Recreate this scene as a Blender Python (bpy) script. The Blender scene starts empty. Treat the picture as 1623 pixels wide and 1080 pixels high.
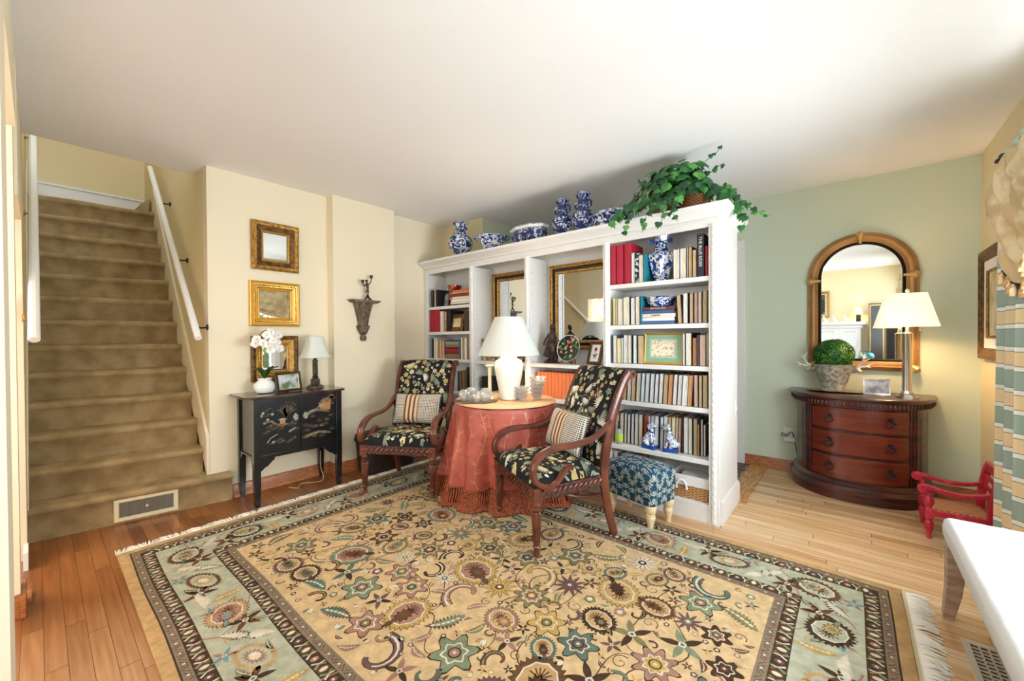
import bpy, math, random
from mathutils import Vector, Matrix, noise
S=bpy.context.scene; C=S.collection; PI=math.pi; cos=math.cos; sin=math.sin
rnd=random.Random(7)
# ---------------------------------------------------------------- camera
F=634.2; YAW,PIT,ROL=[math.radians(a) for a in (40.175,-.547,-.366)]
H=1.17; CE=2.412
fw=Vector((-sin(YAW)*cos(PIT),cos(YAW)*cos(PIT),sin(PIT))); rt=Vector((cos(YAW),sin(YAW),0)); up=rt.cross(fw)
rt,up=rt*cos(ROL)+up*sin(ROL), up*cos(ROL)-rt*sin(ROL)
cd=bpy.data.cameras.new('camera'); cam=bpy.data.objects.new('camera',cd); C.objects.link(cam)
cam.matrix_world=Matrix(((rt.x,up.x,-fw.x,0),(rt.y,up.y,-fw.y,0),(rt.z,up.z,-fw.z,H),(0,0,0,1)))
cd.sensor_width=36; cd.lens=36*F/1623; cd.shift_y=1.88/1623; cd.clip_start=.02
S.camera=cam
# ---------------------------------------------------------------- world, exposure, window light, added fill lights
S.view_settings.view_transform='Standard'; S.view_settings.look='None'; S.view_settings.gamma=1
S.view_settings.exposure=.95
W=bpy.data.worlds.new('sky'); S.world=W; W.use_nodes=True
nt=W.node_tree; nt.nodes.clear(); o=nt.nodes.new('ShaderNodeOutputWorld'); b=nt.nodes.new('ShaderNodeBackground')
b.inputs[0].default_value=(.80,.90,1,1); b.inputs[1].default_value=1.6; nt.links.new(b.outputs[0],o.inputs[0])
def lamp(name,kind,loc,power,col=(1,1,1),size=.1,sy=None,rot=(0,0,0),spread=None):
    d=bpy.data.lights.new(name,kind); d.energy=power; d.color=col
    if kind=='AREA':
        d.shape='RECTANGLE'; d.size=size; d.size_y=sy or size
        if spread: d.spread=spread
    else: d.shadow_soft_size=size
    o=bpy.data.objects.new(name,d); C.objects.link(o); o.location=loc; o.rotation_euler=rot; return o
# daylight at right wall and dining room windows, with added alcove and ceiling fills
lamp('window_daylight','AREA',(1.02,1.75,1.45),58,(.84,.92,1),2.1,1.5,(0,PI/2,0))
lamp('ceiling_fill_light','AREA',(1.35,1.75,.35),80,(.88,.94,1),2.4,1.0,(0,math.radians(128),0))  # added area light aimed upward to brighten the ceiling
lamp('alcove_rear_fill','AREA',(-1.75,-.75,1.45),25,(.84,.92,1),1.1,1.4,(0,-PI/2,0))  # fill light at the window added behind the camera
lamp('alcove_side_fill','AREA',(.98,-.78,1.45),23,(.84,.92,1),.95,1.4,(0,PI/2,0))  # fill light at the added unseen side window, for the left wall
lamp('dining_window_daylight','AREA',(-3.2,-3.3,1.5),50,(.9,.94,1),2.4,1.6,(PI/2,0,0))
lamp('alcove_overhead_fill','AREA',(-.35,-.55,2.36),3,(.9,.94,1),.5,.5,(0,0,0))  # added overhead fill behind the camera, no fixture modelled
lamp('upstairs_light','POINT',(-5.0,.4,4.2),2.5,(1,.9,.75),.25)

# ---------------------------------------------------------------- materials
def lin(c): return tuple(((x/255)/12.92 if x/255<=.04045 else (((x/255)+.055)/1.055)**2.4) for x in c)+(1,)
MT={}
def mat(name,col,rough=.5,metal=0,coat=0,trans=0,emit=0,c2=None,scale=20,detail=3,lo=.4,hi=.6,kind='noise',bump=0,bs=60,stretch=None,ior=1.45,alpha=1,sub=0,coord='Object',spec=.5):
    m=bpy.data.materials.new(name); m.use_nodes=True; n=m.node_tree.nodes; l=m.node_tree.links
    p=n['Principled BSDF']; p.inputs['Base Color'].default_value=lin(col); p.inputs['Roughness'].default_value=rough
    p.inputs['Metallic'].default_value=metal; p.inputs['Coat Weight'].default_value=coat; p.inputs['Coat Roughness'].default_value=.12
    p.inputs['Transmission Weight'].default_value=trans; p.inputs['IOR'].default_value=ior; p.inputs['Specular IOR Level'].default_value=spec
    if emit: p.inputs['Emission Color'].default_value=lin(col); p.inputs['Emission Strength'].default_value=emit
    tc=n.new('ShaderNodeTexCoord'); mp=n.new('ShaderNodeMapping'); l.new(tc.outputs[coord],mp.inputs[0])
    if stretch: mp.inputs['Scale'].default_value=stretch
    if c2:
        t=n.new('ShaderNodeTexVoronoi' if kind=='voronoi' else 'ShaderNodeTexNoise'); t.inputs['Scale'].default_value=scale
        if kind!='voronoi': t.inputs['Detail'].default_value=detail
        l.new(mp.outputs[0],t.inputs['Vector'])
        r=n.new('ShaderNodeValToRGB'); e=r.color_ramp.elements
        e[0].position=lo; e[1].position=hi; e[0].color=lin(col); e[1].color=lin(c2)
        l.new(t.outputs[0],r.inputs[0]); l.new(r.outputs[0],p.inputs['Base Color'])
        if emit: l.new(r.outputs[0],p.inputs['Emission Color'])
    if bump:
        t=n.new('ShaderNodeTexNoise'); t.inputs['Scale'].default_value=bs; t.inputs['Detail'].default_value=3; l.new(mp.outputs[0],t.inputs['Vector'])
        b=n.new('ShaderNodeBump'); b.inputs['Strength'].default_value=bump; b.inputs['Distance'].default_value=.01; l.new(t.outputs[0],b.inputs['Height']); l.new(b.outputs[0],p.inputs['Normal'])
    MT[name]=m; return m
def N(m,t,**k):
    x=m.node_tree.nodes.new(t)
    for a,v in k.items(): setattr(x,a,v)
    return x
def MA(m,op,a,b=None,c=None):
    x=N(m,'ShaderNodeMath',operation=op); l=m.node_tree.links
    for i,q in enumerate((a,b,c)):
        if q is None: continue
        if isinstance(q,(int,float)): x.inputs[i].default_value=q
        else: l.new(q,x.inputs[i])
    return x.outputs[0]
def ramp(m,fac,stops,interp='LINEAR'):
    r=N(m,'ShaderNodeValToRGB'); r.color_ramp.interpolation=interp; e=r.color_ramp.elements
    while len(e)<len(stops): e.new(.5)
    for i,(p,c) in enumerate(stops): e[i].position=p; e[i].color=lin(c)
    m.node_tree.links.new(fac,r.inputs[0]); return r.outputs[0]
def mixc(m,fac,a,b,bt='MIX'):
    x=N(m,'ShaderNodeMix',data_type='RGBA',blend_type=bt); l=m.node_tree.links
    for i,q in ((0,fac),(6,a),(7,b)):
        if isinstance(q,(int,float,tuple)): x.inputs[i].default_value=q
        else: l.new(q,x.inputs[i])
    return x.outputs[2]
def sep(m,coord='Object'):
    t=N(m,'ShaderNodeTexCoord'); s=N(m,'ShaderNodeSeparateXYZ'); m.node_tree.links.new(t.outputs[coord],s.inputs[0]); return s.outputs[0],s.outputs[1],s.outputs[2],t.outputs[coord]
def setc(m,out): m.node_tree.links.new(out,m.node_tree.nodes['Principled BSDF'].inputs['Base Color'])

mat('wall_cream',(238,227,200),.75,bump=.03,bs=300); mat('wall_yellow',(233,218,178),.75,bump=.03,bs=300)
mat('wall_green',(214,225,205),.75,bump=.03,bs=300); mat('wall_peach',(240,212,172),.75)
mat('ceiling_white',(246,246,246),.85,bump=.04,bs=9); mat('trim_white',(240,240,238),.35); mat('shelf_white',(228,227,224),.38)
mat('dark_hole',(40,34,30),.8)
mat('carpet',(198,172,126),.95,c2=(164,138,94),scale=9,lo=.35,hi=.68,bump=.9,bs=260,coord='Object')
mat('vent_cream',(232,222,186),.45,metal=.2); mat('vent_grey',(196,186,166),.45); mat('mesh_dark',(96,92,84),.5,metal=.4)
mat('oak_trim',(186,118,68),.35,c2=(150,86,44),scale=6,stretch=(3,3,22),detail=6,coat=.2)
mat('oak_pale',(214,160,92),.3,c2=(176,118,58),scale=5,stretch=(14,2,4),detail=6,coat=.2)
# floor boards run along x
def floor_mat():
    m=mat('oak_floor',(205,150,90),.36,coat=.25); n=m.node_tree; x,y,z,co=sep(m)
    row=MA(m,'FLOOR',MA(m,'DIVIDE',y,.0575)); wn=N(m,'ShaderNodeTexWhiteNoise',noise_dimensions='1D'); n.links.new(row,wn.inputs['W'])
    xs=MA(m,'DIVIDE',MA(m,'ADD',x,MA(m,'MULTIPLY',wn.outputs[0],3.7)),.95); cell=MA(m,'FLOOR',xs)
    cv=N(m,'ShaderNodeCombineXYZ'); n.links.new(cell,cv.inputs[0]); n.links.new(row,cv.inputs[1])
    w2=N(m,'ShaderNodeTexWhiteNoise',noise_dimensions='2D'); n.links.new(cv.outputs[0],w2.inputs['Vector'])
    # room light put into board colour: shaded amber by stairs, lit pale near window
    lit_mix=MA(m,'MULTIPLY',MA(m,'ADD',x,2.6),.55)
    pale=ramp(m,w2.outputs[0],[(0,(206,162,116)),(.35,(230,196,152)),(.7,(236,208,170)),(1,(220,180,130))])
    shaded=ramp(m,w2.outputs[0],[(0,(124,74,38)),(.4,(156,98,54)),(.75,(174,114,66)),(1,(140,86,44))])
    cl=N(m,'ShaderNodeClamp'); n.links.new(lit_mix,cl.inputs[0])
    base=mixc(m,cl.outputs[0],shaded,pale)
    cv2=N(m,'ShaderNodeCombineXYZ'); n.links.new(MA(m,'MULTIPLY',x,3.2),cv2.inputs[0]); n.links.new(MA(m,'MULTIPLY',y,55),cv2.inputs[1]); n.links.new(MA(m,'MULTIPLY',w2.outputs[0],40),cv2.inputs[2])
    g=N(m,'ShaderNodeTexNoise'); g.inputs['Scale'].default_value=1; g.inputs['Detail'].default_value=5; n.links.new(cv2.outputs[0],g.inputs['Vector'])
    gr=ramp(m,g.outputs[0],[(.3,(255,255,255)),(.75,(196,176,150))])
    c=mixc(m,.75,base,gr,'MULTIPLY')
    fy=MA(m,'FRACT',MA(m,'DIVIDE',y,.0575)); fx=MA(m,'FRACT',xs)
    seam=MA(m,'MINIMUM',MA(m,'GREATER_THAN',fy,.035),MA(m,'GREATER_THAN',fx,.0035))
    c=mixc(m,MA(m,'MULTIPLY_ADD',seam,-.72,.72),c,(.03,.014,.006,1))
    setc(m,c)
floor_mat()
def brick_mat():
    m=mat('brick_pavers',(96,72,62),.55,bump=.3,bs=40); t=N(m,'ShaderNodeTexBrick'); x,y,z,co=sep(m); n=m.node_tree
    n.links.new(co,t.inputs['Vector']); t.inputs['Scale'].default_value=1; t.inputs['Brick Width'].default_value=.2; t.inputs['Row Height'].default_value=.1; t.inputs['Mortar Size'].default_value=.006
    t.inputs['Color1'].default_value=lin((86,62,56)); t.inputs['Color2'].default_value=lin((122,94,80)); t.inputs['Mortar'].default_value=lin((168,152,140)); setc(m,t.outputs[0])
brick_mat()
mat('black_lacquer',(20,26,28),.22,coat=.5); mat('lacquer_top',(52,40,32),.18,coat=.6,c2=(84,62,44),scale=8); mat('lacquer_relief',(138,116,84),.5,c2=(90,72,50),scale=40); mat('lacquer_gold',(176,122,66),.45); mat('lacquer_grey',(142,146,138),.45); mat('lacquer_dim',(72,64,50),.5)
mat('pewter',(176,170,156),.35,metal=.8)
mat('gold_frame',(186,140,66),.36,metal=.55,c2=(120,80,34),scale=45,lo=.45,hi=.7,bump=.5,bs=60); mat('gold_bright',(214,170,84),.3,metal=.6,bump=.3,bs=50)
mat('bronze_frame',(128,92,48),.45,metal=.4,c2=(84,58,32),scale=30,bump=.3,bs=80); mat('black_frame',(36,30,28),.35); mat('mirror_glass',(235,238,238),.02,metal=1); mat('walnut',(84,54,36),.4,c2=(60,38,26),scale=8,stretch=(1,1,8))
mat('arch_gold',(184,142,88),.42,metal=.35,c2=(142,100,56),scale=7,stretch=(1,1,1),lo=.35,hi=.75,bump=.12,bs=25); mat('antique_gold',(206,172,112),.35,metal=.5)
mat('porcelain',(240,240,236),.15,coat=.5); mat('white_glaze',(236,232,222),.2,coat=.4,sub=0)
mat('petal',(246,244,240),.6); mat('petal_center',(222,190,90),.6); mat('orchid_leaf',(58,92,44),.35,c2=(40,70,34),scale=6); mat('stem_green',(96,104,52),.6)
mat('ivy',(52,118,52),.4,c2=(26,78,38),scale=14,lo=.35,hi=.65); mat('ivy_light',(92,156,72),.4,c2=(60,122,56),scale=20); mat('ivy_dark',(24,66,36),.45,c2=(40,92,50),scale=20); mat('vine_stem',(120,104,60),.7)
mat('boxwood',(50,112,32),.5); mat('boxwood_light',(96,158,52),.5); mat('boxwood_dark',(24,62,20),.6)
mat('silver_pot',(196,190,178),.38,metal=.45,c2=(150,142,128),scale=40,bump=1,bs=90); mat('antler',(222,216,206),.45); mat('silver_tray',(170,160,146),.2,metal=.9)
def wicker_mat(name,a,b,sx=60,sz=50):
    m=mat(name,a,.6); x,y,z,co=sep(m); u=MA(m,'ADD',x,y)
    k=MA(m,'MULTIPLY',MA(m,'SINE',MA(m,'MULTIPLY',u,sx)),MA(m,'SINE',MA(m,'MULTIPLY',z,sz*3)))
    k2=MA(m,'MULTIPLY_ADD',k,.5,.5); setc(m,ramp(m,k2,[(.2,b),(.55,a)]))
    bp=N(m,'ShaderNodeBump'); bp.inputs['Strength'].default_value=.6; bp.inputs['Distance'].default_value=.004; m.node_tree.links.new(k2,bp.inputs['Height']); m.node_tree.links.new(bp.outputs[0],m.node_tree.nodes['Principled BSDF'].inputs['Normal'])
wicker_mat('wicker_brown',(158,98,58),(84,46,26),190,110); wicker_mat('wicker_tan',(206,158,106),(136,92,54),130,120); wicker_mat('wicker_dark',(64,42,34),(26,16,14),110,70)
def blue_mat(name,white,blue,scale,thr,blue2=(60,100,170)):
    m=mat(name,white,.14,coat=.6); x,y,z,co=sep(m); n=m.node_tree
    v=N(m,'ShaderNodeTexVoronoi',feature='SMOOTH_F1'); v.inputs['Scale'].default_value=scale; 
    ns=N(m,'ShaderNodeTexNoise'); ns.inputs['Scale'].default_value=scale*1.3; ns.inputs['Detail'].default_value=4; n.links.new(co,ns.inputs['Vector'])
    mx=mixc(m,.12,co,ns.outputs['Color'],'ADD'); n.links.new(mx,v.inputs['Vector'])
    w=MA(m,'SINE',MA(m,'MULTIPLY',v.outputs['Distance'],26)); w=MA(m,'MULTIPLY_ADD',w,.5,.5); w=MA(m,'MULTIPLY_ADD',ns.outputs[0],.9,MA(m,'MULTIPLY',w,.55))
    setc(m,ramp(m,w,[(thr-.03,white),(thr,blue2),(thr+.09,blue)]))
blue_mat('delft',(222,230,238),(16,40,100),15,.66); blue_mat('delft_dark',(206,216,230),(12,32,92),15,.53,(30,64,140)); blue_mat('delft_light',(230,236,242),(20,56,130),17,.72)
blue_mat('delft_pale',(236,240,244),(30,70,140),22,.80)
mat('delft_rim',(46,76,128),.15,coat=.6,c2=(170,190,214),scale=60); mat('cobalt',(26,72,150),.15,coat=.6)
mat('dark_mahogany',(88,36,27),.3,coat=.35,c2=(46,17,14),scale=5,stretch=(1,1,7),detail=5); mat('mahogany_front',(122,48,30),.24,coat=.45,c2=(86,30,20),scale=4,stretch=(1,1,9),detail=5,lo=.3,hi=.75)
mat('chair_wood',(112,60,42),.32,coat=.4,c2=(86,42,28),scale=7,stretch=(1,1,2),detail=4); mat('chair_wood_red',(130,62,38),.3,coat=.4,c2=(86,38,24),scale=9)
mat('carved_wood',(92,46,32),.4,coat=.3,c2=(38,16,12),scale=60,lo=.42,hi=.62,bump=1,bs=70)
mat('iron',(58,56,56),.35,metal=.7); mat('rod_black',(28,30,36),.4)
mat('lampshade_white',(218,222,214),.8); mat('lampshade_lit',(255,238,206),.8,emit=.55,c2=(250,226,186),scale=3); mat('nickel',(206,202,192),.2,metal=.9); mat('glass',(245,248,248),.03,trans=1,ior=1.45); mat('bulb',(255,214,150),.5,emit=12)
mat('lamp_black',(34,30,26),.3,coat=.3,c2=(120,100,70),scale=40,lo=.55,hi=.7); mat('ceramic_lamp',(240,238,232),.18,coat=.5)
mat('statue',(60,46,42),.38,metal=.35,c2=(110,76,60),scale=22,lo=.5,hi=.75,bump=.4,bs=60); mat('corbel',(122,106,86),.6,c2=(78,66,54),scale=30,bump=.6,bs=90)
mat('red_paint',(172,30,54),.35,coat=.2,c2=(206,74,84),scale=18,lo=.5,hi=.8)
def cane_mat():
    m=mat('cane',(196,138,98),.6); x,y,z,co=sep(m)
    k=MA(m,'MAXIMUM',MA(m,'SINE',MA(m,'MULTIPLY',MA(m,'ADD',x,y),260)),MA(m,'SINE',MA(m,'MULTIPLY',MA(m,'SUBTRACT',x,y),260)))
    setc(m,ramp(m,k,[(.25,(90,52,38)),(.5,(206,150,108))]))
cane_mat()
mat('bench_fabric',(206,205,203),.9,bump=.15,bs=420); mat('greige_wood',(186,160,142),.55,c2=(156,130,112),scale=8,stretch=(1,1,6),detail=5); mat('cream_wood',(226,202,158),.4)
def ottoman_mat():
    m=mat('teal_damask',(20,64,88),.85,c2=(28,76,98),scale=30); mat('damask_figure',(176,184,178),.8,c2=(150,162,160),scale=160); return
    n=m.node_tree; x,y,z,co=sep(m)
    w=N(m,'ShaderNodeTexNoise'); w.inputs['Scale'].default_value=7; w.inputs['Detail'].default_value=1; n.links.new(co,w.inputs['Vector'])
    v=mixc(m,.2,co,w.outputs['Color'],'ADD'); t=N(m,'ShaderNodeTexVoronoi'); t.inputs['Scale'].default_value=13; n.links.new(v,t.inputs['Vector'])
    k=MA(m,'MULTIPLY_ADD',MA(m,'SINE',MA(m,'MULTIPLY',t.outputs['Distance'],24)),.5,.5)
    setc(m,ramp(m,k,[(.42,(20,64,86)),(.5,(168,176,168)),(.9,(186,190,180))]))
ottoman_mat()
mat('rope_fringe',(168,84,46),.7,c2=(92,42,24),scale=90,lo=.45,hi=.6); mat('table_cloth',(186,92,78),.42,spec=.7,c2=(170,80,66),scale=6); mat('vine_gold',(222,158,118),.35,metal=.2); mat('table_top_cloth',(232,186,142),.5)
mat('bin_liner',(236,236,236),.85,bump=.2,bs=30); mat('fringe',(242,238,228),.95); mat('rug_backing',(206,192,160),.95)
# plaid pillow / curtain stripes
def plaid():
    m=mat('plaid',(210,200,180),.9); x,y,z,co=sep(m)
    g=MA(m,'MULTIPLY',MA(m,'GREATER_THAN',MA(m,'SINE',MA(m,'MULTIPLY',x,520)),0),1); h=MA(m,'GREATER_THAN',MA(m,'SINE',MA(m,'MULTIPLY',z,520)),0)
    k=MA(m,'MULTIPLY',MA(m,'ADD',g,h),.5); side=ramp(m,k,[(0,(52,52,60)),(.5,(176,170,158)),(1,(232,226,212))])
    k2=MA(m,'MULTIPLY_ADD',MA(m,'SINE',MA(m,'MULTIPLY',x,170)),.5,.5); mid=ramp(m,k2,[(.15,(120,72,44)),(.45,(206,162,106)),(.75,(226,214,190))])
    cm=MA(m,'LESS_THAN',MA(m,'ABSOLUTE',MA(m,'ADD',x,.035)),.062); c=mixc(m,cm,side,mixc(m,.35,mid,side,'MULTIPLY')); setc(m,c)
plaid()
def stripes():
    m=mat('curtain_stripe',(230,206,158),.6); x,y,z,co=sep(m); f=MA(m,'FRACT',MA(m,'DIVIDE',z,.2))
    c=ramp(m,f,[(0,(226,232,224)),(.10,(120,84,66)),(.115,(228,202,158)),(.43,(228,202,158)),(.44,(120,84,66)),(.455,(226,232,224)),(.555,(120,84,66)),(.57,(150,168,156)),(.97,(150,168,156)),(.985,(120,84,66))],'CONSTANT'); setc(m,c)
stripes()
mat('damask_valance',(204,178,132),.5,c2=(230,212,174),scale=11,detail=4,lo=.42,hi=.58); mat('valance_band',(176,198,184),.6); mat('tassel',(238,214,166),.7,c2=(200,150,100),scale=40)
BK={'crimson':(168,22,50),'pale':(206,216,212),'blackwhite':(40,40,42),'cream':(228,220,204),'teal':(24,116,138),'white':(236,236,232),'tan':(206,176,140),'navy':(34,42,58),'red':(156,34,44),'yellow':(216,190,86),'rose':(208,180,170),'green':(150,170,150),'blue':(60,86,130),'kraft':(202,150,98),'plum':(78,44,58),'rust':(148,74,50),'blackgreen':(30,40,36),'black':(26,24,26),'speckled':(190,166,130),'brown':(72,50,40),'olive':(128,116,82),'slate':(74,82,92),'gold':(170,132,74),'dark':(54,44,38),'orange':(214,120,74),'purple':(110,96,120),'bluecover':(70,104,150),'maroon':(128,46,44),'rare':(96,50,58)}
for k,c in BK.items(): mat('cover_'+k,c,.55)
mat('cover_speckled',(200,180,140),.6,c2=(110,84,60),scale=60); mat('cover_blackwhite',(30,30,32),.5,c2=(220,220,216),scale=40,lo=.5,hi=.55)
for k,c in {'pg_cream':(240,230,208),'pg_white':(242,240,234),'pg_tan':(214,184,142),'pg_rose':(218,194,178),'pg_kraft':(210,164,112)}.items(): mat(k,c,.85,stretch=(1,1,.05),c2=tuple(int(v*.86) for v in c),scale=400,detail=1)
mat('photo_grey',(196,196,204),.4,c2=(120,124,140),scale=14); mat('photo_white',(238,238,236),.5); mat('sage_mat',(132,170,142),.7); mat('paper',(232,222,196),.8,c2=(120,108,84),scale=60,lo=.5,hi=.75); mat('landscape',(196,206,214),.5,c2=(84,112,70),scale=12,lo=.45,hi=.6)
mat('garden_painting',(30,38,28),.5,c2=(120,132,74),scale=9,lo=.45,hi=.7); mat('sepia',(196,176,132),.5,c2=(230,214,180),scale=8)
mat('black_plastic',(32,32,34),.5); mat('cord_tan',(206,186,140),.5); mat('cord_black',(30,28,28),.5); mat('outlet_white',(238,238,234),.35)
mat('red_vase',(120,22,18),.15,coat=.7,c2=(206,120,92),scale=26,lo=.52,hi=.62); mat('plate_black',(26,30,28),.15,coat=.6); mat('candle_cream',(240,228,196),.4)
mat('spray_clear',(220,226,220),.1,trans=.6); mat('label_green',(170,196,60),.5); mat('floral_box',(110,84,50),.7,c2=(196,166,120),scale=40,lo=.5,hi=.6)
mat('leaf_pink',(206,130,120),.7); mat('t_cream',(206,196,146),.8); mat('t_sage',(128,138,118),.8); mat('t_gold',(176,156,96),.8); mat('t_rose',(184,92,78),.8); mat('t_brown',(96,66,48),.8); mat('t_white',(214,210,196),.8); mat('tapestry',(20,18,22),.92,bump=.3,bs=300)
for k,c in {'r_field':(226,194,146),'r_green':(192,192,166),'r_dark':(84,62,46),'r_greige':(150,134,112),'r_cream':(232,220,196),'r_tan':(206,168,118),'r_olive':(146,136,92),'r_teal':(104,128,112),'r_rose':(180,136,116),'r_mauve':(124,94,92),'r_gold':(208,172,100),'r_brown':(116,82,56),'r_sage':(140,150,120),'r_blue':(120,158,162)}.items():
    mat(k,c,.95,c2=tuple(int(v*.86) for v in c),scale=30,detail=5,lo=.3,hi=.7,bump=.5,bs=500,spec=.1)
mat('white_light',(255,250,240),.5,emit=1.5); mat('trees_outside',(60,120,40),.8,c2=(190,220,170),scale=4,lo=.4,hi=.6); mat('crystal',(250,240,220),.05,trans=.8,emit=.6); mat('turquoise',(40,140,140),.25,coat=.5); mat('red_velvet',(130,20,34),.8)
# ---------------------------------------------------------------- mesh builder
class MB:
    def __init__(s): s.v=[]; s.f=[]; s.m=[]; s.M=Matrix()
    def add(s,vs,fs,m):
        b=len(s.v); s.v+=[tuple(s.M@Vector(p)) for p in vs]; s.f+=[tuple(b+i for i in f) for f in fs]; s.m+=[m]*len(fs)
    def box(s,x0,x1,y0,y1,z0,z1,m):
        s.add([(x0,y0,z0),(x1,y0,z0),(x1,y1,z0),(x0,y1,z0),(x0,y0,z1),(x1,y0,z1),(x1,y1,z1),(x0,y1,z1)],[(0,3,2,1),(4,5,6,7),(0,1,5,4),(1,2,6,5),(2,3,7,6),(3,0,4,7)],m)
    def taper(s,cx,cy,z0,z1,a0,b0,a1,b1,m,dx=0,dy=0):
        s.add([(cx-a0,cy-b0,z0),(cx+a0,cy-b0,z0),(cx+a0,cy+b0,z0),(cx-a0,cy+b0,z0),(cx+dx-a1,cy+dy-b1,z1),(cx+dx+a1,cy+dy-b1,z1),(cx+dx+a1,cy+dy+b1,z1),(cx+dx-a1,cy+dy+b1,z1)],[(0,3,2,1),(4,5,6,7),(0,1,5,4),(1,2,6,5),(2,3,7,6),(3,0,4,7)],m)
    def lathe(s,pr,m,seg=28,c=(0,0,0),sx=1,sy=1,fl=0,fn=0,poly=None,cap=True):
        vs=[];fs=[]
        for r,z in pr:
            for i in range(seg):
                a=2*PI*i/seg+(PI/seg if poly else 0); q=r*(1+fl*cos(fn*a)) if fn else r
                vs.append((c[0]+q*cos(a)*sx,c[1]+q*sin(a)*sy,c[2]+z))
        n=len(pr)
        for j in range(n-1):
            for i in range(seg):
                k=(i+1)%seg; fs.append((j*seg+i,j*seg+k,(j+1)*seg+k,(j+1)*seg+i))
        if cap: fs.append(tuple(range(seg))[::-1]); fs.append(tuple((n-1)*seg+i for i in range(seg)))
        s.add(vs,fs,m)
    def tube(s,pts,r,m,seg=10,sec=None,upv=None,cap=True,closed=False):
        P=[Vector(p) for p in pts]; n=len(P); R=r if isinstance(r,(list,tuple)) else [r]*n
        sec=sec or [(cos(2*PI*i/seg),sin(2*PI*i/seg)) for i in range(seg)]; k=len(sec); vs=[];fs=[]
        prev=None
        for i in range(n):
            t=(P[(i+1)%n]-P[i-1]) if (closed or 0<i<n-1) else (P[1]-P[0] if i==0 else P[-1]-P[-2])
            t.normalize()
            if upv: u=Vector(upv)
            else: u=prev if prev else (Vector((0,0,1)) if abs(t.z)<.9 else Vector((1,0,0)))
            a=t.cross(u); 
            if a.length<1e-6: a=t.orthogonal()
            a.normalize(); bb=a.cross(t); bb.normalize(); prev=bb
            for (p,q) in sec: vs.append(P[i]+a*p*R[i]+bb*q*R[i])
        for i in range(n if closed else n-1):
            for j in range(k):
                j2=(j+1)%k; i2=(i+1)%n; fs.append((i*k+j,i*k+j2,i2*k+j2,i2*k+j))
        if cap and not closed: fs.append(tuple(range(k))[::-1]); fs.append(tuple((n-1)*k+j for j in range(k)))
        s.add(vs,fs,m)
    def prism(s,poly,a0,a1,m,ax='y'):
        n=len(poly); g={'y':lambda p,t:(p[0],t,p[1]),'x':lambda p,t:(t,p[0],p[1]),'z':lambda p,t:(p[0],p[1],t)}[ax]
        s.add([g(p,a0) for p in poly]+[g(p,a1) for p in poly],[tuple(range(n)),tuple(range(2*n-1,n-1,-1))]+[(i,n+i,n+(i+1)%n,(i+1)%n) for i in range(n)],m)
    def grid(s,fn,nu,nv,m,closeu=False):
        vs=[fn(i/nu,j/nv) for j in range(nv+1) for i in range(nu+(0 if closeu else 1))]; w=nu+(0 if closeu else 1)
        s.add(vs,[(j*w+i,j*w+(i+1)%w,(j+1)*w+(i+1)%w,(j+1)*w+i) for j in range(nv) for i in range(nu)],m)
    def sphere(s,c,r,m,seg=16,rings=10,sc=(1,1,1)):
        pr=[(r*sin(PI*i/rings)+1e-5,-r*cos(PI*i/rings)) for i in range(rings+1)]
        vs=[];fs=[]
        for q,z in pr:
            for i in range(seg):
                a=2*PI*i/seg; vs.append((c[0]+q*cos(a)*sc[0],c[1]+q*sin(a)*sc[1],c[2]+z*sc[2]))
        for j in range(rings):
            for i in range(seg):
                k=(i+1)%seg; fs.append((j*seg+i,j*seg+k,(j+1)*seg+k,(j+1)*seg+i))
        s.add(vs,fs,m)
    def frame(s,w,h,pr,m,cx=0,cz=0):
        # picture-frame moulding in the xz plane, front to -y; pr=[(inset,out)]
        vs=[];n=len(pr)
        for d,o in pr:
            vs+=[(cx-w/2+d,-o,cz-h/2+d),(cx+w/2-d,-o,cz-h/2+d),(cx+w/2-d,-o,cz+h/2-d),(cx-w/2+d,-o,cz+h/2-d)]
        s.add(vs,[(j*4+i,j*4+(i+1)%4,(j+1)*4+(i+1)%4,(j+1)*4+i) for j in range(n-1) for i in range(4)],m)
    def build(s,name,parent=None,bevel=0,ang=.6,seg=2,sub=0,solid=0):
        me=bpy.data.meshes.new(name); me.from_pydata(s.v,[],s.f)
        names=[]; 
        for q in s.m:
            if q not in names: names.append(q)
        for q in names: me.materials.append(MT[q])
        ix={q:i for i,q in enumerate(names)}
        me.polygons.foreach_set('material_index',[ix[q] for q in s.m]); me.polygons.foreach_set('use_smooth',[True]*len(s.f))
        me.validate(); me.set_sharp_from_angle(angle=ang); me.update()
        o=bpy.data.objects.new(name,me); C.objects.link(o)
        if parent: o.parent=parent
        if solid: q=o.modifiers.new('solid','SOLIDIFY'); q.thickness=solid; q.offset=0
        if bevel: q=o.modifiers.new('bevel','BEVEL'); q.width=bevel; q.segments=seg; q.limit_method='ANGLE'; q.angle_limit=.7
        if sub: q=o.modifiers.new('sub','SUBSURF'); q.levels=sub; q.render_levels=sub
        return o
def thing(name,label,cat,loc=(0,0,0),rz=0,group=None):
    o=bpy.data.objects.new(name,None); C.objects.link(o); o.empty_display_size=.05; o.location=loc; o.rotation_euler=(0,0,math.radians(rz)); o['label']=label; o['category']=cat
    if group: o['group']=group
    return o
def tag(o,label,cat,group=None,loc=None,rz=None):
    o['label']=label; o['category']=cat
    if group: o['group']=group
    if loc: o.location=loc
    if rz is not None: o.rotation_euler=(0,0,math.radians(rz))
    return o
def struct(o): o['kind']='structure'; return o
def B(name,bx,m,parent=None,bevel=0):
    b=MB()
    for q in (bx if isinstance(bx,list) else [bx]): b.box(*q,m)
    return b.build(name,parent,bevel)
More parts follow.
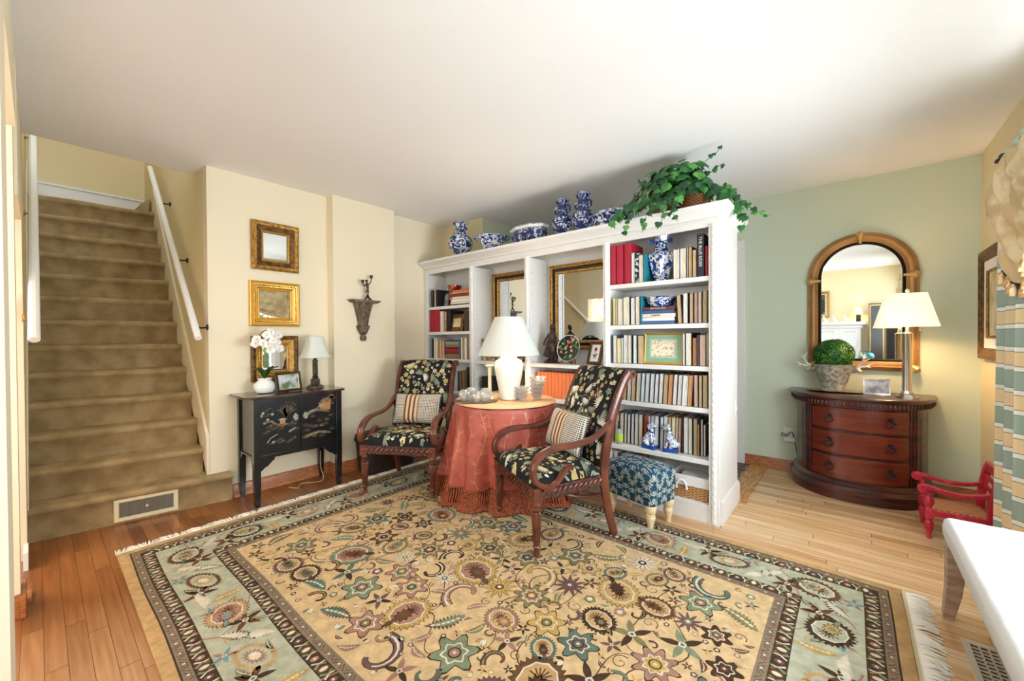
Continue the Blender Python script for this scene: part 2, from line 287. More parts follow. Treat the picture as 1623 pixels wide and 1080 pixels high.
def text(s,size,m,loc,rot,parent,name='lettering',ext=.0006,al='CENTER',sx=1):
    c=bpy.data.curves.new(name,'FONT'); c.body=s; c.size=size; c.extrude=ext; c.align_x=al; c.align_y='CENTER'
    t=bpy.data.objects.new(name,c); C.objects.link(t); bpy.context.view_layer.update()
    me=bpy.data.meshes.new_from_object(t.evaluated_get(bpy.context.evaluated_depsgraph_get())); bpy.data.objects.remove(t)
    me.name=name; me.materials.clear(); me.materials.append(MT[m])
    o=bpy.data.objects.new(name,me); C.objects.link(o); o.parent=parent; o.location=loc; o.rotation_euler=rot; o.scale=(sx,1,1); return o
def smooth_path(P,n=6):
    P=[Vector(p) for p in P]; out=[]
    for i in range(len(P)-1):
        a=P[max(i-1,0)];b=P[i];c=P[i+1];d=P[min(i+2,len(P)-1)]
        for k in range(n):
            t=k/n; out.append(.5*((2*b)+(c-a)*t+(2*a-5*b+4*c-d)*t*t+(3*b-a-3*c+d)*t**3))
    out.append(P[-1]); return out
def lerp_list(L,n): # resample radii
    out=[]
    for i in range(n):
        t=i/(n-1)*(len(L)-1); k=min(int(t),len(L)-2); out.append(L[k]+(L[k+1]-L[k])*(t-k))
    return out
# ---------------------------------------------------------------- flat woven motifs: lists of (kind, points, colour, level)
def blob(r,n,amp,col,lv=1,nb=8,ax=1,ay=1,seed=0,sharp=False):
    P=[]
    for i in range(n):
        a=2*PI*i/n; k=(1 if i%2 else 1-amp) if sharp else 1-amp*.5+amp*.5*cos(nb*a)
        P.append((r*k*cos(a)*ax,r*k*sin(a)*ay))
    return ('fan',P,col,lv)
def leafs(L,Wd,col,lv=1,teeth=0,bend=0,n=10):
    A=[];Bq=[]
    for i in range(n+1):
        t=i/n; w=Wd*sin(PI*min(1,t*1.02))**.8*(1-.35*t)+.0004
        if teeth: w*= (1 if i%2 else 1-teeth)
        off=bend*sin(PI*t*.9)*L
        A.append((t*L,off+w)); Bq.append((t*L+(teeth*L*.05 if i%2 else 0),off-w))
    return ('strip',(A,Bq),col,lv)
def ribbon(P,w,col,lv=1):
    A=[];Bq=[]; n=len(P)
    for i in range(n):
        a=P[max(i-1,0)];b=P[min(i+1,n-1)]; dx,dy=b[0]-a[0],b[1]-a[1]; d=math.hypot(dx,dy) or 1; ww=w*(1-.6*i/n) 
        A.append((P[i][0]-dy/d*ww,P[i][1]+dx/d*ww)); Bq.append((P[i][0]+dy/d*ww,P[i][1]-dx/d*ww))
    return ('strip',(A,Bq),col,lv)
def shp(kind,P,f):
    return [f(p) for p in P] if kind=='fan' else ([f(p) for p in P[0]],[f(p) for p in P[1]])
def place(L,x,y,rot=0,sc=1,sy=None):
    c,s_=cos(rot)*sc,sin(rot)*sc; k=(sy or 1)
    return [(kd,shp(kd,P,lambda p:(x+p[0]*c-p[1]*k*s_,y+p[0]*s_+p[1]*k*c)),col,lv) for kd,P,col,lv in L]
def stamp(mb,L,surf):
    for kd,P,col,lv in L:
        if kd=='fan':
            n=len(P); cx=sum(p[0] for p in P)/n; cy=sum(p[1] for p in P)/n
            mb.add([surf(cx,cy,lv)]+[surf(p[0],p[1],lv) for p in P],[(0,i+1,(i+1)%n+1) for i in range(n)],col)
        else:
            A,Bq=P; n=len(A); mb.add([surf(p[0],p[1],lv) for p in A]+[surf(p[0],p[1],lv) for p in Bq],[(n+i,n+i+1,i+1,i) for i in range(n-1)],col)
def spiral(r,turn,col,w=.003,lv=1):
    return ribbon([(r*(1-t/14)*cos(t/14*turn),r*(1-t/14)*sin(t/14*turn)) for t in range(14)],w,col,lv)
# ================================================================ SETTING
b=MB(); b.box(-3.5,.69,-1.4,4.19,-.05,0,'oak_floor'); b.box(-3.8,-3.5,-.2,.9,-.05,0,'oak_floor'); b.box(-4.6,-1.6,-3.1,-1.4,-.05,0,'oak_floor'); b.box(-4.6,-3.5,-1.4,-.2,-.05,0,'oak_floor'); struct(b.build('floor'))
struct(B('trim_1',(-.69,-.555,3.2,4.17,0,.012),'oak_pale',bevel=.003))
struct(B('trim_2',(-2.9,-.69,3.2,4.19,0,.006),'brick_pavers'))
b=MB()
b.box(-3.5,-1.5,-.2,4.3,CE,CE+.12,'ceiling_white'); b.box(-1.5,.8,-1.5,4.3,CE,CE+.12,'ceiling_white'); b.box(-3.77,-3.5,-.06,.79,CE,CE+.12,'ceiling_white'); b.box(-3.77,-3.70,-.06,.79,CE+.12,CE+.3,'wall_yellow')
b.box(-4.7,-1.5,-3.2,-.2,CE,CE+.12,'ceiling_white'); struct(b.build('ceiling'))
# left wall, chimney breast, rear walls
b=MB(); b.box(-3.6,-3.5,.785,1.645,0,CE,'wall_cream'); b.box(-3.6,-3.395,1.645,2.25,0,CE,'wall_cream'); b.box(-3.6,-3.5,2.25,2.97,0,CE,'wall_cream'); struct(b.build('wall_left'))
struct(B('wall_back',(-3.6,-2.9,2.97,4.3,0,CE),'wall_yellow'))
struct(B('wall_green_return',(-2.902,-2.896,2.975,4.19,0,CE),'wall_green'))
struct(B('wall_green',(-2.9,.69,4.19,4.3,0,CE),'wall_green'))
b=MB(); 
for q in ((.69,.8,-1.5,-1.255,0,CE),(.69,.8,-1.255,-.305,0,.75),(.69,.8,-1.255,-.305,2.1,CE),(.69,.8,-.305,.85,0,CE),(.69,.8,.85,2.65,0,.62),(.69,.8,.85,2.65,2.1,CE),(.69,.8,2.65,4.3,0,CE)): b.box(*q,'wall_yellow')
struct(b.build('wall_right'))
# south wall: stair side, small doorway, wide opening with header
b=MB()
for q in ((-3.5,-3.35,-.2,-.05,0,CE),(-3.35,-2.8,-.2,-.05,1.81,CE),(-2.8,-2.68,-.2,-.06,0,CE),(-2.68,-1.75,-.2,-.05,2.07,CE),(-1.75,-1.5,-.2,-.05,0,CE)): b.box(*q,'wall_cream')
struct(b.build('wall_south'))
b=MB(); 
for q in ((-1.6,-1.5,-1.5,-1.25,0,CE),(-1.6,-1.5,-1.25,-.3,0,.75),(-1.6,-1.5,-1.25,-.3,2.1,CE),(-1.6,-1.5,-.3,-.2,0,CE)): b.box(*q,'wall_yellow')
b.box(-1.5,.8,-1.5,-1.4,0,CE,'wall_yellow'); struct(b.build('wall_alcove'))
b=MB()
for q in ((-4.7,-4.6,-3.2,-.2,0,CE),(-4.6,-3.5,-.3,-.2,0,CE),(-1.6,-1.5,-3.2,-1.5,0,CE),(-4.7,-1.5,-3.2,-3.1,0,.7),(-4.7,-1.5,-3.2,-3.1,2.2,CE),(-4.7,-4.2,-3.2,-3.1,.7,2.2),(-2.2,-1.5,-3.2,-3.1,.7,2.2)): b.box(*q,'wall_peach')
struct(b.build('wall_dining'))
# windows
def window(name,cx,cy,z0,z1,w,rz):
    e=MB(); h=z1-z0
    for a in (-w/2,w/2-.05): e.box(a,a+.05,.0,.06,z0,z1,'trim_white')
    for a in (z0,z1-.05,(z0+z1)/2-.02): e.box(-w/2+.05,w/2-.05,.005,.055,a,a+(.05 if a!=(z0+z1)/2-.02 else .04),'trim_white')
    for k in (-w/6,w/6): e.box(k-.012,k+.012,.015,.045,z0,z1,'trim_white')
    for a,c_,d,f in ((-w/2-.09,-w/2,z0-.09,z1+.09),(w/2,w/2+.09,z0-.09,z1+.09)): e.box(a,c_,-.02,0,d,f,'trim_white')
    e.box(-w/2,w/2,-.02,0,z1,z1+.09,'trim_white'); e.box(-w/2-.1,w/2+.1,-.05,0,z0-.03,z0,'trim_white')
    o=e.build(name,bevel=.003); o.location=(cx,cy,0); o.rotation_euler=(0,0,math.radians(rz)); struct(o)
window('window_1',.69,1.75,.62,2.1,1.8,-90)
window('window_added_rear',-1.5,-.775,.75,2.1,.95,90)  # added behind the camera as another light source
window('window_added_side',.69,-.78,.75,2.1,.95,-90)  # added out of view so light reaches the left wall
window('window_3',-3.2,-3.1,.7,2.2,2.0,180)
# baseboards
def base(name,segs,m='oak_trim',h=.095,t=.014):
    e=MB()
    for x0,y0,x1,y1 in segs:
        L=math.hypot(x1-x0,y1-y0); a=math.atan2(y1-y0,x1-x0); e.M=Matrix.Translation((x0,y0,0))@Matrix.Rotation(a,4,'Z')
        e.prism([(0,0),(-t-.012,0),(-t-.012,.012),(-t,.022),(-t,h-.012),(-t*.5,h),(0,h)],0,L,m,'x')
    return struct(e.build(name,ang=.9))
base('baseboard_left',[(-3.5,.92,-3.5,1.645),(-3.5,1.631,-3.395,1.631),(-3.395,1.645,-3.395,2.25),(-3.5,2.25,-3.5,2.66)][:1]+[(-3.395,1.632,-3.395,2.262),(-3.5,2.25,-3.5,2.66)])
struct(B('baseboard_chimney',(-3.5,-3.382,1.631,1.645,0,.095),'oak_trim',bevel=.003))
base('baseboard_green',[(-.735,4.19,.69,4.19)],'oak_trim')
# prism x-axis points use (y,z); rotate so profile faces the room
base('baseboard_right',[(.69,4.19,.69,-1.4)])
e=MB(); e.box(-2.83,-2.655,-.062,-.045,0,.1,'oak_trim'); e.box(-2.68,-2.662,-.2,-.06,0,.1,'oak_trim'); e.box(-2.9,-2.80,-.05,-.03,0,.018,'oak_trim'); struct(e.build('baseboard_south',bevel=.003))
struct(B('trim_3',(-3.36,-3.2,-.062,-.045,.0,.09),'trim_white'))
# white door and casing beyond the bookcase
e=MB(); e.box(-.80,-.735,4.16,4.19,0,1.98,'trim_white'); e.box(-1.66,-1.6,4.16,4.19,0,1.98,'trim_white'); e.box(-1.66,-.735,4.16,4.19,1.98,2.05,'trim_white'); struct(e.build('trim_4',bevel=.003))
e=MB(); e.box(-1.6,-.81,4.165,4.188,.01,1.98,'trim_white')
for z in (.15,1.05): e.frame(.6,.75,[(0,0),(0,.006),(.02,.006),(.03,0)],'trim_white',-1.2,z+.38)
e.v=[(p[0],p[1] if p[1]>1 else p[1]+4.165,p[2]) for p in e.v]; struct(e.build('door_1'))
# ---- staircase
t=thing('staircase','straight flight of tan carpeted stairs rising between cream walls, bottom step jutting into room','stairs',(0,0,0)); t['kind']='structure'
e=MB()
N_=12; tz=lambda i:.205+.187*i
xr=lambda i:-3.60-.158*i      # riser face at the right wall
xl=lambda i:-3.76-.152*i      # riser face at the left wall
YL,YR=-.048,.765
def step(e,x0l,x0r,x1,z0,z1,yl=YL,yr=YR):
    # front face with a rolled nosing, left/right x differ; profile loops
    pr=[(0,z0),(0,z1-.055),(.022,z1-.045),(.033,z1-.025),(.026,z1-.007),(.008,z1)]
    n=12; vs=[]; 
    for j in range(n+1):
        t_=j/n; y=yl+(yr-yl)*t_; xx=x0l+(x0r-x0l)*t_; w=.004*sin(9*t_+z1*7)
        vs+=[(xx+d+(w if k>1 else 0),y,z+ (w*.6 if k>2 else 0)) for k,(d,z) in enumerate(pr)]+[(x1,y,z1),(x1,y,z0)]
    k=len(pr)+2; fs=[(j*k+i,(j+1)*k+i,(j+1)*k+(i+1)%k,j*k+(i+1)%k) for j in range(n) for i in range(k)]
    fs+=[tuple(range(k)),tuple(n*k+i for i in range(k))[::-1]]; e.add(vs,fs,'carpet')
for i in range(N_):
    if i==N_-1: step(e,xl(i)-.0,xr(i),-6.05,tz(i),tz(i)+.187)
    else: step(e,xl(i),xr(i),-6.05,tz(i)-.02,tz(i)+.187)
pass
# top winder rising to the right
e.prism([(.60,tz(11)),(.765,tz(11)),(.765,tz(12)+.20),(.70,tz(12)+.13),(.64,tz(12)+.04)],-5.75,-5.60,'carpet','x')
e.build('carpeted_steps',t,ang=1.2)
e=MB(); step(e,-3.63,-3.455,-3.80,0,.205,-.10,.905)
e.build('bottom_step',t,ang=1.2)
# skirt boards
def skirt(y0,y1,xo,n,up_):
    e=MB(); e.prism([(-3.5-xo,.205),(-3.5-xo,.50+up_),(-3.5-xo-.158*12,.50+up_+.187*12-.02),(-3.5-xo-.158*12,.2+.187*11)],y0,y1,'wall_cream','y'); e.build(n,t,bevel=.002)
skirt(.765,.784,0.0,'skirt_board',-.02)
skirt(-.0499,-.044,.06,'skirt_board',.02)
# stairwell shell
b=MB(); b.box(-6.2,-3.6,.785,.9,0,4.4,'wall_yellow'); b.box(-3.6,-3.5,.785,.9,CE+.125,4.4,'wall_yellow'); struct(b.build('wall_stair_right'))
b=MB(); b.box(-6.2,-3.5,-.2,-.05,0,4.4,'wall_yellow'); struct(b.build('wall_stair_left'))
b=MB(); b.box(-6.2,-6.0,-.2,.9,0,4.4,'wall_yellow'); struct(b.build('wall_stair_end'))
struct(B('ceiling_stair',(-6.2,-3.5,-.2,.9,4.4,4.5),'ceiling_white'))
b=MB(); b.prism([(-.05,2.44),(.785,2.44),(.785,2.70),(-.05,2.70)],-6.0,-5.97,'trim_white','x'); b.prism([(-.05,2.69),(.785,2.69),(.785,2.71),(-.05,2.71)],-6.0,-5.955,'trim_white','x'); struct(b.build('trim_5'))
# handrails
def rail(name,P,r,off,label):
    t=thing(name,label,'handrail',P[0]); p0=Vector(P[0]); q=Vector(P[1])-p0
    e=MB(); u=q.normalized(); e.tube([(0,0,0),tuple(u*.004),tuple(q)],[r*.9,r,r],'trim_white',seg=10); e.build('rail',t,ang=.5)
    for f in (.08,.42,.78):
        c=q*f; e=MB(); e.tube(smooth_path([tuple(c),tuple(c+Vector((0,0,-.035))),tuple(c+Vector((0,off*.5,-.055))),tuple(c+Vector((0,off,-.05)))],4),.006,'antique_gold' if off<0 else 'iron',seg=8)
        e.M=Matrix.Translation(c+Vector((0,off,-.05)))@Matrix.Rotation(PI/2,4,'X'); e.lathe([(.02,-.004),(.02,.004)],'antique_gold' if off<0 else 'iron',seg=12); e.build('bracket',t)
rail('handrail',[(-3.37,.700,1.18),(-5.05,.700,2.80)],.021,.08,'white round handrail with dark brackets on the right stair wall')
rail('handrail',[(-3.05,-.012,1.175),(-5.2,-.008,3.2)],.021,-.036,'thick white handrail with brass brackets on the left stair wall')
# vents
t=thing('wall_register','cream metal air register with dark mesh set in the bottom stair riser','vent',(-3.5365,.452,.0),80); e=MB(); e.frame(.315,.145,[(0,0),(0,.012),(.004,.016),(.022,.016),(.026,.010)],'vent_cream',0,.085); e.build('frame',t)
e=MB(); e.box(-.135,.135,-.008,0,.035,.135,'mesh_dark')
for i in range(54): x=-.132+i*.00495; e.box(x,x+.0012,-.0105,-.008,.036,.134,'vent_grey')
for i in range(14): z=.036+i*.0072; e.box(-.134,.134,-.0112,-.0100,z,z+.001,'mesh_dark')
e.lathe([(.008,0),(.006,.006)],'vent_cream',12,(0,0,0)); e.v[-24:]=[(p[0],-.012-p[2],.085+p[1]) for p in e.v[-24:]]
e.build('mesh_panel',t)
t=thing('floor_register','worn cream iron floor register with square grid beside the white bench','vent',(.405,2.10,0)); W_,D_=.155,.36
e=MB(); 
for q in ((-W_/2,W_/2,-D_/2,-D_/2+.022),(-W_/2,W_/2,D_/2-.022,D_/2),(-W_/2,-W_/2+.02,-D_/2+.022,D_/2-.022),(W_/2-.02,W_/2,-D_/2+.022,D_/2-.022)): e.box(*q,0,.006,'vent_grey')
e.build('frame',t,bevel=.0015)
e=MB()
for i in range(1,5): x=-W_/2+.02+i*.023; e.box(x-.0025,x+.0025,-D_/2+.022,D_/2-.022,.001,.006,'vent_grey')
for i in range(1,14): y=-D_/2+.022+i*.0226; e.box(-W_/2+.02,W_/2-.02,y-.0025,y+.0025,.001,.006,'vent_grey')
e.build('grate',t); B('dark_duct',(-W_/2+.02,W_/2-.02,-D_/2+.022,D_/2-.022,.0003,.001),'dark_hole',t)
# ================================================================ BOOKCASE
t=thing('built_in_bookcase','white built-in bookcase divider with crown moulding, rope-twist posts and four bays','bookcase',(0,2.68,0))
def Y(a): return a-2.68
BX0,BX1=-3.495,-.612; YB=Y(2.955)
posts=[(-3.495,-3.445),(-2.80,-2.735),(-2.12,-2.065),(-1.385,-1.338),(-.668,-.612)]
e=MB(); e.box(BX0,-2.9,YB,Y(2.968),0,1.93,'shelf_white'); e.box(-2.895,BX1-.003,YB,Y(3.20),0,1.93,'shelf_white'); e.build('back_panel',t)
e=MB(); e.box(BX1-.045,BX1,.02,YB,0,1.93,'shelf_white'); e.box(BX1-.01,BX1+.006,.04,Y(3.2),1.78,1.80,'shelf_white'); e.box(BX1-.004,BX1+.002,.03,Y(3.2),.1,1.93,'shelf_white'); e.build('side_panel',t,bevel=.002)
for a,c_ in posts[:1]+posts[1:4]: 
    e=MB(); e.box(a+.006,c_-.006,.012,YB,.1,1.85,'shelf_white')
    for sx_ in (a+.005,c_-.0065):
        for yy in (.05,.23):
            for k in range(16): e.box(sx_,sx_+.0015,yy-.003,yy+.003,.3+k*.095,.306+k*.095,'dark_hole')
    e.build('divider',t)
for a,c_ in posts:
    e=MB(); e.box(a,c_,0,.02,0,1.86,'shelf_white'); n=120; m_=(a+c_)/2; r=(c_-a)*.27
    if a>-3: # rope twist
        vs=[]
        K=10
        for j in range(n*2+1):
            z=.01+j*(1.85/(n*2))
            for i in range(K): an=PI*i/(K-1); q=r*(1+.14*sin(3*an+j*1.1)); vs.append((m_-q*cos(an),-q*sin(an)*.7,z))
        e.add(vs,[(j*K+i,j*K+i+1,(j+1)*K+i+1,(j+1)*K+i) for j in range(n*2) for i in range(K-1)],'shelf_white')
    e.build('rope_post' if a>-3 else 'post',t,ang=1.0)
e=MB(); e.box(BX0,BX1,.004,.022,1.85,1.94,'shelf_white'); e.build('frieze',t)
cp=[(.0,1.905),(-.012,1.905),(-.014,1.915),(-.03,1.93),(-.05,1.937),(-.072,1.95),(-.08,1.952),(-.083,1.972),(.0,1.972)]
e=MB(); n=len(cp); vs=[(BX0-.0,y,z) for y,z in cp]+[(BX1-y*.85,y,z) for y,z in cp]+[(BX1-y*.85,Y(3.2),z) for y,z in cp]
e.add(vs,[(i,i+1,n+i+1,n+i) for i in range(n-1)]+[(n+i,n+i+1,2*n+i+1,2*n+i) for i in range(n-1)]+[tuple(range(2*n,3*n)),tuple(range(n))[::-1]],'shelf_white')
e.box(BX0,BX1,0,YB,1.94,1.971,'shelf_white'); e.box(-2.895,BX1,YB,Y(3.2),1.94,1.971,'shelf_white'); e.build('crown',t,ang=.5)
e=MB(); e.box(BX0,BX1-.05,.006,.03,0,.115,'shelf_white'); e.box(BX0+.04,BX1-.03,.03,YB,.09,.115,'shelf_white'); e.build('plinth',t,bevel=.002)
e=MB(); e.prism([(BX1-.002,0),(BX1+.016,0),(BX1+.016,.13),(BX1+.008,.145),(BX1-.002,.145)],.03,Y(3.205),'shelf_white','y'); e.build('base_moulding',t)
bays=[(-3.45,-2.795,[1.50,1.238,.96,.64]),(-2.74,-2.115,[.955,.67]),(-2.07,-1.38,[.955,.669]),(-1.343,-.66,[1.548,1.255,.982,.719,.394])]
for a,c_,zs in bays:
    for z in zs: B('shelf',(a,c_,.008,YB,z-.03,z),'shelf_white',t,bevel=.002)
e=MB(); e.box(0,.003,-.02,.02,-.06,.06,'outlet_white'); e.box(.003,.009,-.005,.005,-.014,.014,'outlet_white'); o=tag(e.build('light_switch',bevel=.001),'white light switch plate on the end panel of the bookcase','switch',loc=(-.609,3.13,.67))
# ---- books
def book(x0,x1,h,z,col,kind,label,group,yf=2.70,d=.20,lean=0,title=None,cat='book',tcol='cover_gold'):
    w=x1-x0-.0012; t=thing('book',label,cat,((x0+x1)/2,yf+d/2,z+.0005),0,group); t.rotation_euler=(0,math.radians(lean),0)
    m='cover_'+col if kind=='s' or col not in('cream','white','tan','rose','kraft','yellow','pale') else 'cover_'+{'cream':rnd.choice(['blue','navy','slate','white']),'white':rnd.choice(['white','navy','slate','teal']),'tan':rnd.choice(['brown','dark','cream','green']),'rose':'dark','kraft':'rust','yellow':'yellow','pale':'pale'}[col]
    pg={'cream':'pg_cream','white':'pg_white','tan':'pg_tan','rose':'pg_rose','kraft':'pg_kraft','yellow':'pg_cream'}.get(col,'pg_white'); th=min(.0018,w*.11); e=MB()
    f=-d/2; k=d/2
    e.box(-w/2,-w/2+th,f,k,0,h,m); e.box(w/2-th,w/2,f,k,0,h,m)
    if kind=='s':
        n=6; P=[(-w/2,0)]+[(-w/2*cos(PI*i/n),-.004*sin(PI*i/n)) for i in range(1,n)]+[(w/2,0)]
        e.prism([(p[0],f+p[1]+.001) for p in P]+[(w/2,f+.004),(-w/2,f+.004)],0,h,m,'z')
    else: e.box(-w/2,w/2,k-.003,k,0,h,m)
    e.build('cover',t,ang=.9)
    B('page_block',(-w/2+th,w/2-th,f+(.004 if kind=='s' else .002),k-.003,.003,h-.004),pg,t)
    if title: text(title[0],title[1],tcol,(0,f-.0042,h*.58),(PI/2,PI/2,0),t)
    return t
ORD=['first','second','third','fourth','fifth','sixth','seventh','eighth','ninth','tenth','eleventh','twelfth','thirteenth','fourteenth','fifteenth','sixteenth','seventeenth','eighteenth','nineteenth','twentieth','twenty-first','twenty-second','twenty-third','twenty-fourth']
DESC={'crimson':'crimson clothbound','pale':'thin pale grey','blackwhite':'black and white spined','cream':'cream paged','teal':'teal covered','white':'white paged','tan':'tan paged','navy':'tall navy','red':'dark red','yellow':'yellowish','rose':'pinkish beige','green':'thin green','blue':'blue edged','kraft':'brownish orange','plum':'plum covered','rust':'rust brown','blackgreen':'black-green spined','black':'black','speckled':'speckled','brown':'dark brown','olive':'olive','slate':'slate grey','gold':'ochre','dark':'near-black','orange':'orange cloth'}
def rowbooks(L,z,where,group,fx=lambda x:x,lean=None,hmin=0,yf=2.70,d=.20,titles={}):
    for i,(a,c_,h,col,k) in enumerate(L):
        kk='p' if k=='r' else k; ll=lean(i) if lean else 0
        book(fx(a),fx(c_),max(h,hmin),z,col,kk,f'{DESC[col]} book, {ORD[i]} upright one from left on {where}',group,yf=yf+rnd.uniform(0,.012),d=d,lean=ll,title=titles.get(i))
R1=[(-1.336,-1.294,.285,'crimson','s'),(-1.289,-1.238,.285,'crimson','s'),(-1.233,-1.177,.287,'crimson','s'),(-1.174,-1.158,.215,'pale','p'),(-1.155,-1.127,.21,'blackwhite','s'),(-1.123,-1.09,.193,'cream','p'),(-1.089,-1.073,.193,'teal','s'),(-.886,-.854,.196,'cream','p'),(-.85,-.808,.2,'cream','p'),(-.807,-.796,.203,'white','p'),(-.794,-.771,.2,'tan','p'),(-.769,-.744,.178,'tan','p'),(-.742,-.699,.27,'navy','s'),(-.693,-.677,.188,'red','s')]
R2=[(-1.318,-1.303,.201,'yellow','p'),(-1.302,-1.283,.196,'tan','p'),(-1.279,-1.245,.194,'cream','p'),(-1.241,-1.19,.201,'cream','p'),(-1.185,-1.153,.196,'white','p'),(-1.149,-1.117,.199,'cream','p'),(-1.113,-1.101,.199,'teal','s'),(-.86,-.833,.19,'tan','p'),(-.83,-.8,.2,'white','p'),(-.789,-.766,.196,'tan','p'),(-.762,-.739,.199,'rose','p'),(-.736,-.713,.201,'rose','p'),(-.71,-.686,.206,'tan','p')]
R3=[(-1.319,-1.289,.204,'cream','p'),(-1.286,-1.258,.18,'yellow','p'),(-1.255,-1.242,.184,'green','p'),(-1.238,-1.209,.203,'white','p'),(-1.206,-1.179,.204,'cream','p'),(-1.169,-1.142,.203,'white','p'),(-1.134,-1.089,.2,'tan','p'),(-.83,-.814,.21,'blue','p'),(-.812,-.775,.214,'cream','p'),(-.771,-.746,.182,'kraft','p'),(-.745,-.73,.198,'plum','s'),(-.728,-.691,.201,'rose','p'),(-.69,-.678,.211,'tan','p')]
R4=[(-1.338,-1.312,.19,'cream','p'),(-1.308,-1.28,.186,'tan','p'),(-1.276,-1.25,.194,'white','p'),(-1.246,-1.219,.192,'tan','p'),(-1.216,-1.187,.186,'white','p'),(-1.184,-1.154,.196,'tan','p'),(-1.151,-1.119,.2,'cream','p'),(-1.114,-1.089,.2,'white','p'),(-1.086,-1.058,.203,'cream','p'),(-1.054,-1.025,.2,'white','p'),(-1.021,-.995,.2,'white','p'),(-.992,-.965,.204,'white','p'),(-.963,-.932,.2,'tan','p'),(-.929,-.902,.202,'kraft','p'),(-.899,-.872,.204,'white','r'),(-.87,-.842,.202,'white','p'),(-.838,-.808,.2,'white','r'),(-.805,-.778,.204,'kraft','p'),(-.764,-.738,.207,'rose','p'),(-.733,-.712,.207,'tan','p'),(-.708,-.683,.209,'tan','p')]
R5=[(-1.338,-1.305,.21,'tan','p'),(-1.3,-1.27,.218,'cream','p'),(-1.263,-1.243,.22,'cream','p'),(-1.239,-1.217,.218,'white','p'),(-1.214,-1.191,.222,'white','p'),(-1.187,-1.159,.225,'white','r'),(-1.154,-1.125,.226,'cream','p'),(-1.121,-1.092,.226,'rust','s'),(-1.089,-1.071,.224,'cream','p'),(-1.07,-1.043,.226,'white','p'),(-1.04,-1.011,.23,'blue','p'),(-1.002,-.979,.226,'white','p'),(-.976,-.955,.232,'white','p'),(-.952,-.927,.232,'tan','p'),(-.924,-.901,.232,'yellow','p'),(-.898,-.884,.235,'white','p'),(-.882,-.862,.234,'kraft','p'),(-.859,-.844,.224,'navy','s'),(-.841,-.816,.24,'white','p'),(-.813,-.788,.24,'cream','p'),(-.781,-.76,.238,'tan','p'),(-.757,-.745,.206,'kraft','p'),(-.737,-.724,.24,'white','p'),(-.722,-.708,.206,'cream','p')]
DESC2=None
rowbooks(R1[:12],1.548,'top shelf of right bay','books on the top shelf of the right bay')
book(*R1[12][:3],1.548,'navy','s','tall navy hardback titled THE BLUE RIDER at the right end of the top right shelf','books on the top shelf of the right bay',title=('THE BLUE RIDER',.026),tcol='cover_cream')
book(*R1[13][:3],1.548,'red','s','slim dark red book against the right post of the top right shelf','books on the top shelf of the right bay')
rowbooks(R2,1.255,'second shelf of right bay','books on the second shelf of the right bay',lean=lambda i:(-3 if i==7 else 0))
rowbooks(R3,.982,'third shelf of right bay','books on the third shelf of the right bay')
rowbooks(R4,.719,'fourth shelf of right bay','books on the fourth shelf of the right bay',lean=lambda i:(3.5 if i<18 else 0))
rowbooks(R5,.394,'fifth shelf of right bay','books on the fifth shelf of the right bay',yf=2.755,d=.18,lean=lambda i:(1.5 if i<17 else 0))
fxL=lambda x:-2.81+(x+2.835)*(.625/.695)
L2=[(-3.527,-3.448,.236,'crimson','s'),(-3.443,-3.398,.236,'crimson','s'),(-3.393,-3.339,.24,'crimson','s'),(-3.334,-3.291,.212,'cream','s'),(-3.288,-3.267,.21,'rose','s'),(-3.265,-3.236,.206,'speckled','s'),(-3.23,-3.197,.218,'black','s'),(-3.194,-3.16,.217,'black','s'),(-2.938,-2.869,.194,'brown','s'),(-2.863,-2.84,.185,'brown','s')]
L3=[(-3.489,-3.461,.208,'blackgreen','s'),(-3.455,-3.43,.214,'cream','s'),(-3.425,-3.395,.188,'white','s'),(-3.389,-3.365,.188,'kraft','s'),(-3.362,-3.34,.184,'rose','s'),(-3.335,-3.308,.188,'tan','s'),(-3.303,-3.274,.186,'tan','s'),(-3.015,-2.998,.206,'teal','s'),(-2.993,-2.967,.212,'cream','s'),(-2.962,-2.936,.194,'kraft','s'),(-2.928,-2.893,.213,'cream','s'),(-2.882,-2.847,.21,'olive','s')]
L4=[(-3.46,-3.42,.21,'brown','s'),(-3.41,-3.37,.2,'olive','s'),(-3.36,-3.31,.21,'dark','s'),(-3.30,-3.25,.2,'maroon','s'),(-3.24,-3.20,.21,'slate','s'),(-3.19,-3.14,.2,'brown','s'),(-3.13,-3.06,.21,'dark','s'),(-3.048,-3.006,.2,'slate','s'),(-3.002,-2.989,.2,'green','s'),(-2.987,-2.968,.2,'red','s'),(-2.965,-2.956,.2,'kraft','s'),(-2.953,-2.934,.2,'gold','s'),(-2.932,-2.904,.222,'olive','s'),(-2.901,-2.864,.245,'dark','s'),(-2.861,-2.836,.25,'dark','s')]
DESC['maroon']='maroon'
rowbooks([(-3.50,-3.45,.18,'blackgreen','s'),(-3.436,-3.415,.18,'tan','s'),(-3.407,-3.377,.18,'black','s')],1.50,'top shelf of left bay','books on the top shelf of the left bay',fxL)
rowbooks(L2,1.238,'second shelf of left bay','books on the second shelf of the left bay',fxL)
rowbooks(L3,.96,'third shelf of left bay','books on the third shelf of the left bay',fxL,lean=lambda i:(-3 if 4<i<7 else 0))
rowbooks(L4[7:],.64,'fourth shelf of left bay','books on the fourth shelf of the left bay',fxL)
for i in range(12):
    a=-2.035+i*.0355; book(a,a+.034,.212,.669,'orange','s',f'orange clothbound volume, {ORD[i]} of twelve from the left in the middle bay','orange set in the middle bay',yf=2.74,d=.17)
for i in range(3): book(-2.40+i*.032,-2.372+i*.032,.2-.012*i,.67,['brown','rust','olive'][i],'s',f'{["dark brown","rust","olive"][i]} book standing beside the black speaker box behind the table lamp','books beside the speaker box',yf=2.78)
